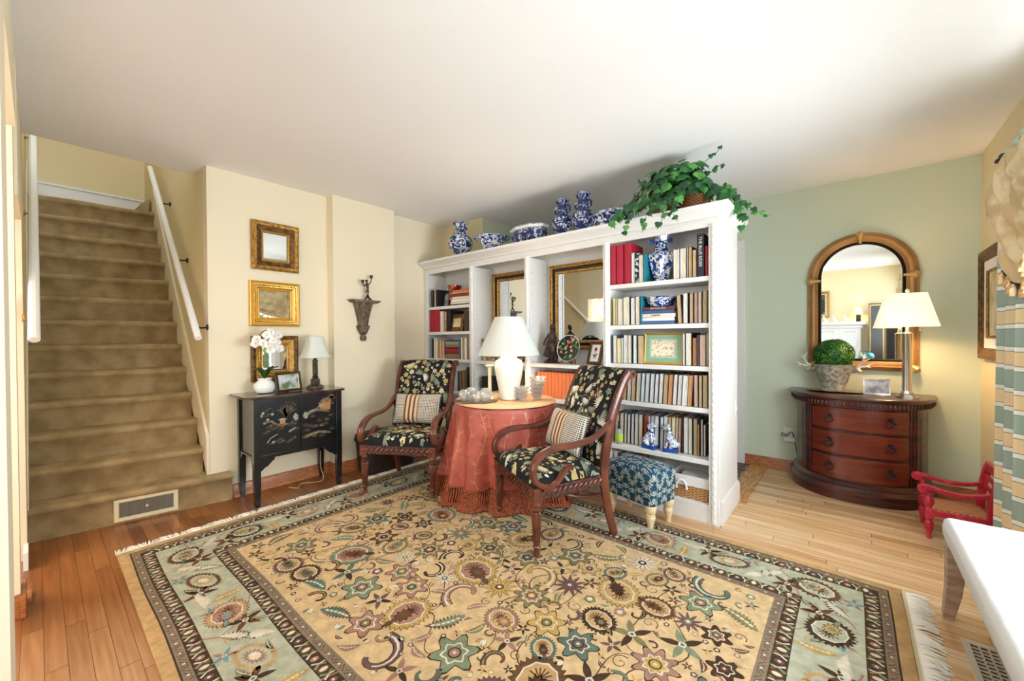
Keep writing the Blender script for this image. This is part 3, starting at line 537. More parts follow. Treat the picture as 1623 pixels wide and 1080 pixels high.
book(-2.155,-2.125,.22,.67,'gold','s','ochre spined book at the right end of the low shelf behind the table lamp','books beside the speaker box',yf=2.78)
# lying stacks
def flat(x0,x1,z,h,col,label,group,d=.16,yf=2.71,title=None,page='pg_cream',tc='cover_dark',rz=0):
    t=thing('book',label,'book',((x0+x1)/2,yf+d/2,z+.0006),rz,group); w=x1-x0; e=MB(); th=.003; m='cover_'+col
    e.box(-w/2,w/2,-d/2,d/2,0,th,m); e.box(-w/2,w/2,-d/2,d/2,h-.001-th,h-.001,m); e.box(-w/2,w/2,-d/2,-d/2+.003,th,h-.001-th,m); e.build('cover',t,bevel=.001)
    B('page_block',(-w/2+.004,w/2-.004,-d/2+.004,d/2-.004,th,h-.001-th),page,t)
    if title: text(title,h*.62,'cover_cream' if col=='rare' else tc,(0,-d/2-.001,h/2),(PI/2,0,0),t)
z=1.50; st=[(-3.10,-2.80,.012,'dark','thin dark'),(-3.10,-2.80,.024,'cream','cream'),(-3.09,-2.81,.026,'white','white'),(-3.08,-2.81,.024,'cream','off-white'),(-3.09,-2.81,.03,'maroon','red-brown'),(-3.08,-2.82,.022,'kraft','tan'),(-3.07,-2.83,.016,'orange','orange')]
for i,(a,c_,h,col,dn) in enumerate(st): flat(a,c_,z,h,col,f'{dn} book lying flat, {ORD[i]} from bottom of the top left shelf stack','lying stack on the top left shelf',title='TUSCANY' if 0 else None); z+=h
zt=z
z=.96; st=[(.034,'olive'),(.012,'gold'),(.028,'maroon'),(.030,'crimson'),(.012,'dark'),(.022,'olive'),(.016,'gold'),(.020,'green'),(.018,'slate')]
for i,(h,col) in enumerate(st): flat(-3.19+.004*(i%3),-2.985,z,h,col,f'small {DESC.get(col,col)} book lying flat, {ORD[i]} from bottom of the third left shelf stack','lying stack on the third left shelf',d=.14); z+=h
z=1.255; st=[(-1.145,-.885,.024,'bluecover','glossy blue',None),(-1.12,-.885,.024,'white','cream white',None),(-1.14,-.878,.026,'cream','white cased','FABERG\u00c9'),(-1.135,-.885,.024,'blue','pale blue',None),(-1.105,-.88,.022,'rare','brown patterned','Black Cherry Blues')]
for i,(a,c_,h,col,dn,ti) in enumerate(st): flat(a,c_,z,h,col,f'{dn} book lying flat, {ORD[i]} from bottom of the stack under the blue bowl','lying stack under the blue bowl',title=ti,page='pg_white'); z+=h
ZST=z
# ================================================================ window glass and garden
def pane_mat():
    m=bpy.data.materials.new('window_pane'); m.use_nodes=True; n=m.node_tree.nodes; l=m.node_tree.links; n.clear()
    o=n.new('ShaderNodeOutputMaterial'); a=n.new('ShaderNodeBsdfTransparent'); g=n.new('ShaderNodeBsdfGlossy'); g.inputs['Roughness'].default_value=.02; x=n.new('ShaderNodeMixShader'); x.inputs[0].default_value=.06
    l.new(a.outputs[0],x.inputs[1]); l.new(g.outputs[0],x.inputs[2]); l.new(x.outputs[0],o.inputs[0]); MT['pane']=m
pane_mat()
for nm,c,w,z0,z1,rz in (('window_1',(.69,1.75),1.8,.62,2.1,-90),('window_added_rear',(-1.5,-.775),.95,.75,2.1,90),('window_added_side',(.69,-.78),.95,.75,2.1,-90),('window_3',(-3.2,-3.1),2.0,.7,2.2,180)):
    B('pane',(-w/2+.05,w/2-.05,.028,.032,z0+.05,z1-.05),'pane',bpy.data.objects[nm])
def foliage_cloud(mb,c,rad,n,size,mats,r):
    for i in range(n):
        a=Vector((r.gauss(0,1),r.gauss(0,1),r.gauss(0,1))).normalized(); p=Vector(c)+Vector((a.x*rad[0],a.y*rad[1],a.z*rad[2]))*(.8+.25*r.random())
        u=a.orthogonal().normalized(); u=(Matrix.Rotation(r.random()*6.28,3,a)@u); w=a.cross(u); nn=a*.35*size; s_=size*(.7+.6*r.random())
        mb.add([tuple(p-u*s_),tuple(p+w*s_*.5+nn),tuple(p+u*s_+nn*.5),tuple(p-w*s_*.5+nn)],[(0,1,2,3)],r.choice(mats))
for i,(x,y,zc,r_) in enumerate(((4.2,.9,1.6,1.1),(4.8,3.9,1.9,1.3))):
    t=thing('garden_tree',['round leafy green tree outside the window, nearer the room','broad leafy green tree outside the window, farther along the wall'][i],'tree',(x,y,-.3),0,'trees in the garden')
    e=MB(); foliage_cloud(e,(0,0,zc),(r_,r_,r_),900,.13,['boxwood','boxwood_light','ivy_light'],rnd); e.build('foliage',t); e=MB(); e.tube([(0,0,0),(.05,0,.8),(0,0,zc)],[.09,.07,.04],'vine_stem'); e.build('trunk',t)
struct(B('ground_garden',(.85,9,-6,9,-.35,-.3),'boxwood')) 
def glass_mat():
    m=bpy.data.materials.new('cut_glass'); m.use_nodes=True; n=m.node_tree.nodes; l=m.node_tree.links; n.clear()
    o=n.new('ShaderNodeOutputMaterial'); a=n.new('ShaderNodeBsdfTransparent'); a.inputs[0].default_value=(.93,.95,.95,1); g=n.new('ShaderNodeBsdfGlossy'); g.inputs['Roughness'].default_value=.05; d=n.new('ShaderNodeBsdfDiffuse'); d.inputs[0].default_value=(.9,.9,.88,1)
    lw=n.new('ShaderNodeLayerWeight'); lw.inputs[0].default_value=.45; x=n.new('ShaderNodeMixShader'); y=n.new('ShaderNodeMixShader'); y.inputs[0].default_value=.14
    l.new(lw.outputs['Facing'],x.inputs[0]); l.new(a.outputs[0],x.inputs[1]); l.new(g.outputs[0],x.inputs[2]); l.new(x.outputs[0],y.inputs[1]); l.new(d.outputs[0],y.inputs[2]); l.new(y.outputs[0],o.inputs[0]); MT['glass']=m
glass_mat()
# ================================================================ RUG
def rug():
    t=thing('persian_rug','large gold and sage floral rug with fringed ends and dark guard borders','rug',(-1.42,1.39,0))
    HX,HY=1.60,1.13; z0=.012; mb=MB(); r=random.Random(5)
    def sf(x,y,lv):
        w=.003*sin(x*5+y*2)+.0015*sin(y*9); return (x+w,y+.003*sin(x*7),z0+lv*.0003)
    mb.box(-HX,HX,-HY,HY,.001,z0-.0004,'r_tan')
    mb.grid(lambda u,v:sf((u*2-1)*(HX-.002),(v*2-1)*(HY-.002),0),60,40,'r_tan')
    def rect(d,col,lv):
        def g(u,v): return sf((u*2-1)*(HX-d),(v*2-1)*(HY-d),lv)
        mb.grid(g,60,44,col)
    def ring(d0,d1,col,lv):
        for a in range(4):
            x0,x1=-HX+d0,HX-d0; X0,X1=-HX+d1,HX-d1; y0,y1=-HY+d0,HY-d0; Y0,Y1=-HY+d1,HY-d1
            P=[((x0,y0),(x1,y0),(X0,Y0),(X1,Y0)),((x1,y0),(x1,y1),(X1,Y0),(X1,Y1)),((x1,y1),(x0,y1),(X1,Y1),(X0,Y1)),((x0,y1),(x0,y0),(X0,Y1),(X0,Y0))][a]
            def g(u,v): 
                ax=P[0][0]+(P[1][0]-P[0][0])*u; ay=P[0][1]+(P[1][1]-P[0][1])*u; bx=P[2][0]+(P[3][0]-P[2][0])*u; by=P[2][1]+(P[3][1]-P[2][1])*u
                return sf(ax+(bx-ax)*v,ay+(by-ay)*v,lv)
            mb.grid(g,70,1,col)
    rect(.045,'r_greige',1); ring(.042,.048,'r_dark',2); rect(.080,'r_dark',2); rect(.135,'r_green',3); rect(.345,'r_dark',4); rect(.398,'r_greige',5); rect(.436,'r_field',6)
    # guard bands
    def along(d,stepl,fn):
        for (ax,ay,bx,by) in ((-HX+d,-HY+d,HX-d,-HY+d),(HX-d,-HY+d,HX-d,HY-d),(HX-d,HY-d,-HX+d,HY-d),(-HX+d,HY-d,-HX+d,-HY+d)):
            L=math.hypot(bx-ax,by-ay); n=int(L/stepl); a=math.atan2(by-ay,bx-ax)
            for i in range(n):
                q=(i+.5)/n; fn(ax+(bx-ax)*q,ay+(by-ay)*q,a,i)
    def ovals(lv):
        def f(x,y,a,i):
            k=i%4; L=[]
            if k==0: L=[blob(.017,10,0,'r_brown',lv,ax=1.1,ay=1.3),blob(.012,10,0,'r_cream',lv+1,ax=.8,ay=1.3)]
            elif k==2: L=[blob(.013,10,0,'r_rose' if i%8==2 else 'r_mauve',lv,ax=1,ay=1.2),blob(.006,8,0,'r_cream',lv+1)]
            else:
                s_=1 if k==1 else -1
                L=[ribbon([(-.016*s_,-.022),(0,0),(.002*s_,.024)],.006,'r_sage',lv),ribbon([(.016*s_,-.02),(0,.002),(0,.02)],.004,'r_cream',lv+1),ribbon([(-.014*s_,.02),(0,-.004)],.004,'r_olive',lv+1)]
            stamp(mb,place(L,x,y,a),sf)
        return f
    along(.1075,.032,ovals(5)); along(.3715,.034,ovals(8))
    def squig(lv):
        def f(x,y,a,i):
            s_=1 if i%2 else -1; L=[ribbon([(-.02,-.011*s_),(0,.009*s_),(.02,-.011*s_)],.0022,'r_brown',lv),blob(.005,8,0,'r_cream' if i%2 else 'r_rose',lv,ax=1.3)]
            stamp(mb,place(L,x,y,a),sf)
        return f
    along(.064,.036,squig(4)); along(.417,.036,squig(8))
    # motif families
    def palmette(R,c1,c2,c3,c4,lv):
        return [blob(R*1.02,54,.16,'r_dark',lv,ax=1,ay=.86,sharp=True),blob(R*.97,54,.16,c1,lv+1,ax=1,ay=.86,sharp=True),blob(R*.74,30,.08,'r_cream',lv+2,ax=1,ay=.84,nb=10),blob(R*.68,30,.10,c2,lv+3,ax=1,ay=.84,nb=10),
                *place([blob(R*.5,22,.35,'r_dark',lv+4,sharp=True,ay=.7),blob(R*.42,22,.35,c3,lv+5,sharp=True,ay=.7)],R*.18,0),*[ribbon([(-R*.5*cos(q),R*.5*sin(q)*.84),(-R*.12,0)],R*.03,'r_brown',lv+4) for q in (-1.1,-.7,-.35,0,.35,.7,1.1)],*place([blob(R*.18,14,.3,c4,lv+6,sharp=True)],R*.2,0),
                *place([leafs(R*.5,R*.16,'r_dark',lv+4,teeth=.3),leafs(R*.46,R*.12,c4,lv+5,teeth=.3)],R*.55,0)]
    def rosette(R,n,c1,c2,c3,lv):
        return [blob(R,n*6,.42,'r_dark',lv,nb=n),blob(R*.92,n*6,.42,c1,lv+1,nb=n),blob(R*.55,n*4,.3,'r_cream',lv+2,nb=n),blob(R*.46,n*4,.3,c2,lv+3,nb=n),blob(R*.26,14,0,'r_dark',lv+4),blob(R*.2,14,0,c3,lv+5),blob(R*.08,8,0,'r_cream',lv+6)]
    def daisy(R,n,c1,c2,lv):
        L=[]
        for i in range(n):
            a=2*PI*i/n; L+=place([leafs(R,R*.13,'r_dark',lv,n=5),leafs(R*.95,R*.10,c1,lv+1,n=5)],0,0,a)
        return L+[blob(R*.28,20,.2,c2,lv+3,sharp=True),blob(R*.12,8,0,'r_cream',lv+4)]
    def feather(L_,c1,lv,bend=.15,w=.26):
        return [leafs(L_,L_*w,'r_brown' if rnd.random()<.4 else c1,lv,teeth=.5,bend=bend,n=22),leafs(L_*.93,L_*w*.75,c1,lv+1,teeth=.5,bend=bend,n=22)]+[('fan',shp('fan',blob(L_*.035,8,0,'x')[1],lambda p,t_=q:(p[0]*1.6+L_*t_,p[1]+bend*sin(PI*t_*.9)*L_)),'r_cream',lv+2) for q in (.2,.32,.44,.56,.68,.8)]
    def star(R,c1,c2,lv):
        L=[]
        for i in range(5): L+=place([leafs(R,R*.2,c1 if i%2 else c2,lv,n=5)],0,0,2*PI*i/5+.3)
        return L+[blob(R*.2,12,.2,'r_cream',lv+1),blob(R*.09,8,0,'r_teal',lv+2)]
    def hook(R,c1,c2,lv,s_=1):
        P=[(R*cos(t_)*(.3+t_*.22),s_*R*sin(t_)*(.3+t_*.22)) for t_ in [k*.35 for k in range(13)]]
        return [ribbon(P[::-1],R*.26,'r_dark',lv),ribbon(P[::-1],R*.20,c1,lv+1),ribbon(P[::-1][:9],R*.07,c2,lv+2)]
    def tulip(R,c1,c2,lv):
        return [*place([leafs(R,R*.3,'r_dark',lv,n=6,bend=.12),leafs(R*.93,R*.24,c1,lv+1,n=6,bend=.12)],0,0,.45),*place([leafs(R,R*.3,'r_dark',lv,n=6,bend=-.12),leafs(R*.93,R*.24,c2,lv+1,n=6,bend=-.12)],0,0,-.45),leafs(R*.8,R*.2,'r_cream',lv+2,n=6)]
    # field
    fx,fy=HX-.45,HY-.45; pts=[]
    def ok(x,y,R,k=1.0):
        return abs(x)<fx-R*.75 and abs(y)<fy-R*.75 and all(math.hypot(x-a,y-b)>(R+q)*k for a,b,q in pts)
    big=[(-.62,.30,.115,1),(.62,.30,.115,1),(-.62,-.32,.12,1),(.62,-.32,.12,1),(0,0,.125,3),(-.33,-.02,.09,2),(.33,.02,.09,2),(0,.40,.11,1),(0,-.40,.11,1),(-.9,0,.09,2),(.9,0,.09,2),(-.31,.42,.10,0),(.31,-.42,.10,0),(.31,.43,.10,0),(-.31,-.43,.10,0),(-.93,-.45,.09,0),(.93,.45,.09,0),(-.93,.45,.09,0),(.93,-.45,.09,0)]
    pal=['r_teal','r_olive','r_rose','r_mauve','r_brown','r_sage','r_gold','r_dark']
    vines=[]
    for i in range(len(big)):
        for j in range(i+1,len(big)):
            a,b=big[i],big[j]; d=math.hypot(a[0]-b[0],a[1]-b[1])
            if d<.52 and r.random()<.8:
                n=16; am=r.choice((-1,1))*.07; L=[]
                for k in range(n+1):
                    q=k/n; L.append((a[0]+(b[0]-a[0])*q-(b[1]-a[1])/d*am*sin(2*PI*q),a[1]+(b[1]-a[1])*q+(b[0]-a[0])/d*am*sin(2*PI*q)))
                stamp(mb,[ribbon(L,.0032,'r_brown',7)],sf)
    for i,(x,y,R,k) in enumerate(big):
        a=r.random()*6.28; c=[r.choice(pal) for _ in range(4)]; pts.append((x,y,R))
        L=palmette(R,r.choice(['r_teal','r_gold','r_sage','r_brown']),'r_tan' if i%2 else 'r_rose','r_dark' if i%2 else 'r_brown',c[1],8) if k in(1,3) else rosette(R,8,c[0],c[1],'r_gold',8) if k==2 else rosette(R,6,'r_olive' if i%2 else 'r_sage','r_sage','r_rose',8)
        stamp(mb,place(L,x,y,a),sf)
    for R,cnt in ((.085,60),(.062,160),(.045,340),(.032,700),(.02,1300)):
        for _ in range(cnt*6):
            x,y=r.uniform(-fx,fx),r.uniform(-fy,fy)
            if not ok(x,y,R,.80): continue
            pts.append((x,y,R)); c=[r.choice(pal) for _ in range(3)]; q=r.random(); a=r.random()*6.28
            if R>.05: L=[daisy(R,9+r.randrange(4),r.choice(['r_cream','r_sage','r_gold','r_mauve']),c[1],8),feather(R*2,r.choice(['r_sage','r_teal','r_olive','r_gold']),8,r.uniform(-.2,.2)),rosette(R,6,c[0],c[1],c[2],8),palmette(R,c[0],'r_tan',c[1],c[2],8),hook(R,c[0],'r_cream',8,r.choice((-1,1))),star(R,'r_dark',c[1],8)][int(q*6)]
            else: L=[tulip(R*1.2,'r_cream',c[1],8),star(R,'r_brown',c[0],8),hook(R,c[0],c[1],8),spiral(R*.8,9,'r_brown',.0022,8) and [spiral(R*.8,9,'r_brown',.0022,8)],feather(R*2,c[0],8,.2),[blob(R*.7,12,.3,c[0],8,nb=5),blob(R*.3,8,0,'r_cream',9)]][int(q*6)]
            off=-R*.9 if (R>.05 and 1/6<q<2/6) or (R<.05 and 4/6<q<5/6) else 0
            stamp(mb,place(L,x+off*cos(a),y+off*sin(a),a),sf)
    # green border
    pts2=[]
    def border(x,y,a,i):
        k=i%6; c=[['r_brown','r_tan','r_teal'],['r_tan','r_rose','r_blue'],['r_dark','r_gold','r_sage']][(i//6)%3]
        if k==0: L=palmette(.095,c[0],'r_green' if c[0]!='r_tan' else 'r_rose',c[1],c[2],6)
        elif k==3: L=[blob(.10,60,.16,c[0],6,ay=.6,sharp=True),blob(.078,40,.1,'r_green',7,ay=.55,sharp=True),blob(.055,30,.3,c[1],8,ay=.6,sharp=True),blob(.03,20,.3,'r_cream',9,ay=.7,sharp=True)]
        elif k in (1,4): L=place(star(.07,'r_dark','r_brown',6),0,.04 if k==1 else -.04)+place(feather(.15,'r_cream',6,.1,.22),0,-.06,.3)
        else: L=place(feather(.13,'r_cream' if k==2 else 'r_gold',6,.1,.24),-.02,-.02,1.3)+place(star(.045,'r_rose','r_blue',6),.05,-.06)
        L=L+place([ribbon([(-.08,.08),(-.03,.05),(.03,.09),(.08,.06)],.004,'r_rose',5),*feather(.07,'r_sage',5),spiral(.025,7,'r_gold',.003,6)],.03*(1 if i%2 else -1),.05*(1 if k%2 else -1),i)
        stamp(mb,place(L,x,y,a+(.3 if i%2 else -.3)),sf)
    along(.24,.118,border)
    mb.build('pile',t,ang=3)
    for sx in (-1,1):
        e=MB(); n=520
        e.box(*sorted((sx*HX,sx*(HX+.016))),-HY,HY,.001,.009,'rug_backing')
        for i in range(n):
            y=-HY+2*HY*i/n; L=.065+.02*r.random(); dy=.02*sin(i*.21)+r.uniform(-.016,.016); x0=sx*(HX+.012); hz=.004+.008*r.random()
            e.tube([(x0,y,.007),(x0+sx*L*.5,y+dy*.4,hz+.003),(x0+sx*L,y+dy,.003)],[.0028,.0024,.0012],'fringe',seg=4,cap=False)
        o=e.build('fringe',t); o['kind']='stuff'
rug()
# ================================================================ framed pieces
def framed(name,label,cat,loc,rz,w,h,pr,fm,glass,gm='mirror_glass',inner=None,tilt=0,group=None,depth=None,parts='mirror_glass'):
    t=thing(name,label,cat,loc,rz,group); t.rotation_euler=(math.radians(tilt),0,math.radians(rz)); e=MB(); mx=max(q[0] for q in pr)
    e.frame(w,h,pr,fm); e.box(-w/2+.006,w/2-.006,-.004,-.0005,-h/2+.006,h/2-.006,'walnut'); f=e.build('frame',t,ang=.35)
    if inner:
        for (p2,m2) in inner: e=MB(); e.frame(w,h,p2,m2); e.build('inner_frame',t,ang=.35)
        mx=max(mx,max(q[0] for p2,_ in inner for q in p2))
    B(parts,(-w/2+mx-.003,w/2-mx+.003,-.0062,-.0045,-h/2+mx-.003,h/2-mx+.003),gm,t); return t
def egg(t,w,h,d,out,m,n=20,amp=.35): # carved beads along the moulding
    e=MB()
    for ax in (0,1):
        L=(w if ax==0 else h)-2*d; k=int(L/.021)
        for i in range(k):
            for s_ in (-1,1):
                q=-L/2+(i+.5)*L/k; x,z=(q,s_*(h/2-d)) if ax==0 else (s_*(w/2-d),q); e.sphere((x,-out,z),.007,m,6,4,(1.5 if ax==0 else .7,.8,.7 if ax==0 else 1.5))
    e.build('carved_beading',t)
t=framed('wall_mirror','small mirror in wide brown-gold frame, highest of three stacked on left wall','mirror',(-3.498,1.225,1.90),90,.34,.375,[(0,0),(0,.03),(.012,.04),(.03,.036),(.034,.03)],'gold_frame',0,inner=[([(.034,.03),(.06,.018),(.062,.022),(.07,.022)],'bronze_frame'),([(.07,.022),(.074,.026),(.08,.02),(.084,.012)],'gold_bright')],group='small mirrors on the left wall',tilt=1); egg(t,.34,.375,.016,.038,'gold_frame')
t=framed('wall_mirror','bright gold carved mirror, middle of the three stacked on left wall','mirror',(-3.498,1.219,1.448),90,.361,.35,[(0,0),(0,.024),(.008,.028),(.018,.022),(.024,.034),(.045,.03),(.058,.014),(.064,.018),(.07,.01)],'gold_bright',0,group='small mirrors on the left wall'); egg(t,.361,.35,.034,.034,'gold_frame')
t=framed('wall_mirror','dark edged gold mirror, lowest on left wall, partly behind white orchid','mirror',(-3.498,1.213,1.02),90,.335,.355,[(0,0),(0,.03),(.01,.034),(.03,.026)],'bronze_frame',0,inner=[([(.03,.026),(.036,.032),(.06,.026),(.07,.02)],'gold_frame'),([(.07,.02),(.076,.024),(.082,.01)],'gold_bright')],group='small mirrors on the left wall'); egg(t,.335,.355,.05,.03,'gold_bright')
for (cx,w,lb) in ((-2.43,.58,'tall gilt and black framed mirror at the back of the bay behind the table lamp'),(-1.73,.60,'tall gilt and black framed mirror at the back of the bay above the bronze figure')):
    framed('bookcase_mirror',lb,'mirror',(cx,2.953,1.435),0,w,.73,[(0,0),(0,.03),(.02,.034),(.03,.026)],'gold_frame',0,inner=[([(.03,.026),(.034,.016),(.052,.016)],'black_frame'),([(.052,.016),(.058,.024),(.07,.02),(.078,.008)],'gold_frame')],group='mirrors in the middle bays')
framed('wall_picture','silver-bronze framed picture on the right wall behind the curtain','picture',(.688,3.80,1.365),-90,.56,.70,[(0,0),(0,.03),(.02,.034),(.07,.014)],'bronze_frame',0,gm='sepia',inner=[([(.07,.014),(.13,.012)],'photo_white'),([(.13,.012),(.135,.018),(.15,.01)],'gold_frame')],parts='print')
# arched mirror
t=thing('arched_mirror','large arched gold mirror with black inner rim over the mahogany chest','mirror',(.06,4.188,.90)); HW=.33; HT=1.075
def arch(d,n=28):
    w=HW-d; zc=HT-HW; P=[(-w,d),(w,d)]; P+=[(w*cos(PI*i/n),zc+w*sin(PI*i/n)) for i in range(n+1)]; return P
def archframe(prof,m,name):
    e=MB(); R=[arch(d) for d,o in prof]; k=len(R[0]); vs=[(x,-o,z) for (d,o),P in zip(prof,R) for x,z in P]
    e.add(vs,[(j*k+i,j*k+(i+1)%k,(j+1)*k+(i+1)%k,(j+1)*k+i) for j in range(len(prof)-1) for i in range(k)],m); return e.build(name,t,ang=.5)
archframe([(0,0),(0,.02),(.006,.026),(.012,.026),(.016,.034),(.03,.04),(.036,.036),(.05,.034),(.062,.022),(.07,.018)],'arch_gold','frame')
archframe([(.07,.018),(.074,.022),(.078,.016),(.082,.02),(.09,.008)],'black_frame','inner_rim')
e=MB(); P=arch(.088); e.add([(x,-.0075,z) for x,z in P]+[(x,-.001,z) for x,z in P],[tuple(range(len(P))),tuple(range(2*len(P)-1,len(P)-1,-1))],'mirror_glass'); e.build('mirror_glass',t,ang=.3)
for (x,z,a) in ((0,HT-.035,0),(-HW+.035,.72,90),(HW-.035,.72,-90),(-HW+.03,.03,135),(HW-.03,.03,-135)):
    e=MB(); e.M=Matrix.Translation((x,-.036,z))@Matrix.Rotation(-math.radians(a),4,'Y'); e.tube([(0,0,-.05),(0,-.006,-.02),(0,-.010,.015),(0,-.004,.04)],[.010,.014,.030,.012],'antique_gold',10); 
    for s_ in (-1,0,1): e.tube([(s_*.004,-.012,-.03),(s_*.014,-.024,.012),(s_*.008,-.012,.035)],[.003,.006,.003],'antique_gold',6)
    e.build('cartouche',t)
# ================================================================ CORBEL + CANDELABRUM
t=thing('wall_corbel','dark fluted wall bracket shelf hung on the chimney breast','bracket',(-3.395,1.905,1.155),90)
e=MB(); e.prism([(-.145,.362),(-.11,.338),(.11,.338),(.145,.362)],-.10,-.001,'corbel','y'); e.build('shelf',t,bevel=.003)
e=MB(); e.lathe([(.040,.115),(.052,.2),(.075,.30),(.088,.338)],'corbel',48,(0,-.02,0),sy=.75,fl=.07,fn=14); e.build('fluted_body',t)
e=MB(); e.lathe([(.012,.045),(.030,.06),(.05,.10),(.058,.128),(.062,.133),(.055,.136)],'corbel',48,(0,-.02,0),sy=.75,fl=.06,fn=14); e.build('lower_cup',t)
e=MB(); e.lathe([(.004,-.005),(.024,0),(.030,.015),(.026,.038),(.014,.05)],'corbel',20,(0,-.02,0),sy=.8); e.build('finial',t)
t=thing('figural_candelabrum','small bronze figure holding up two candle cups on the wall bracket','candelabrum',(-3.335,1.93,1.5175),90)
e=MB(); e.tube(smooth_path([(-.035,0,.004),(-.012,0,.024),(0,0,.05)],3),[.006,.005,.008]*1+[.01]*4,'statue'); e.tube([(.04,0,.005),(.015,0,.024),(0,0,.05)],.006,'statue'); e.tube([(0,-.03,.004),(0,-.01,.024),(0,0,.05)],.006,'statue'); e.build('base',t)
e=MB(); e.tube([(0,0,.045),(.004,0,.075),(0,0,.105)],[.006,.008,.011],'statue'); e.tube([(-.022,0,.062),(-.014,0,.08),(-.002,0,.104)],[.004,.006,.008],'statue'); e.tube([(0,0,.10),(-.002,0,.13),(-.006,0,.15),(-.008,0,.162)],[.011,.013,.010,.006],'statue'); e.sphere((-.010,0,.175),.013,'statue'); 
e.tube([(.006,0,.147),(.022,0,.155),(.032,0,.17),(.034,0,.195)],[.006,.005,.004,.004],'statue',8); e.tube([(-.014,0,.146),(-.034,0,.125),(-.048,0,.142)],[.006,.005,.004],'statue',8); e.build('figure',t)
for x,z in ((.036,.192),(-.05,.142)): e=MB(); e.lathe([(.004,0),(.006,.01),(.013,.014),(.014,.034),(.017,.038)],'statue',14,(x,0,z)); e.build('candle_cup',t)
# ================================================================ CONSOLE
t=thing('lacquer_console','black lacquer two-door console cabinet with raised landscape decoration','cabinet',(-3.31,1.265,0),90); 
e=MB(); W_=.36; P=[(-W_,.185),(-W_,-.13),(-W_+.012,-.155),(-W_+.05,-.18),(W_-.05,-.18),(W_-.012,-.155),(W_,-.13),(W_,.185)]; e.prism(P,.752,.770,'lacquer_top','z'); e.build('top',t,bevel=.004)
e=MB(); e.box(-.30,.30,-.148,.175,.345,.752,'black_lacquer'); e.box(-.30,.30,-.157,-.147,.325,.347,'black_lacquer'); e.box(-.30,.30,-.157,-.147,.735,.752,'black_lacquer'); e.build('cabinet_body',t)
for sx in (-1,1):
    for sy in (-1,1):
        e=MB(); x=sx*.305; y=-.15 if sy<0 else .165; 
        P=[(0,.752),(0,.2),(.005,.05),(.010,0),(.036,0),(.043,.15),(.043,.752)]
        e.prism([(sx*(.313-p[0]),p[1]) for p in P],y-.02,y+.02,'black_lacquer','y'); e.build('leg',t,bevel=.002)
for sx in (-1,1):
    e=MB(); P=[(0,.326),(.10,.326),(.098,.308),(.085,.30),(.07,.285),(.055,.27),(.035,.262),(.018,.245),(0,.235)]
    e.prism([(sx*(.275-p[0]),p[1]) for p in P],-.152,-.138,'black_lacquer','y')
    e.build('apron_bracket',t)
    e=MB(); e.prism([(-.13,.346),(.15,.346),(.15,.26),(.12,.30),(.09,.335),(-.07,.335),(-.10,.30),(-.13,.23)],sx*.30-.008,sx*.30+.004,'black_lacquer','x'); e.build('side_apron',t)
r=random.Random(11)
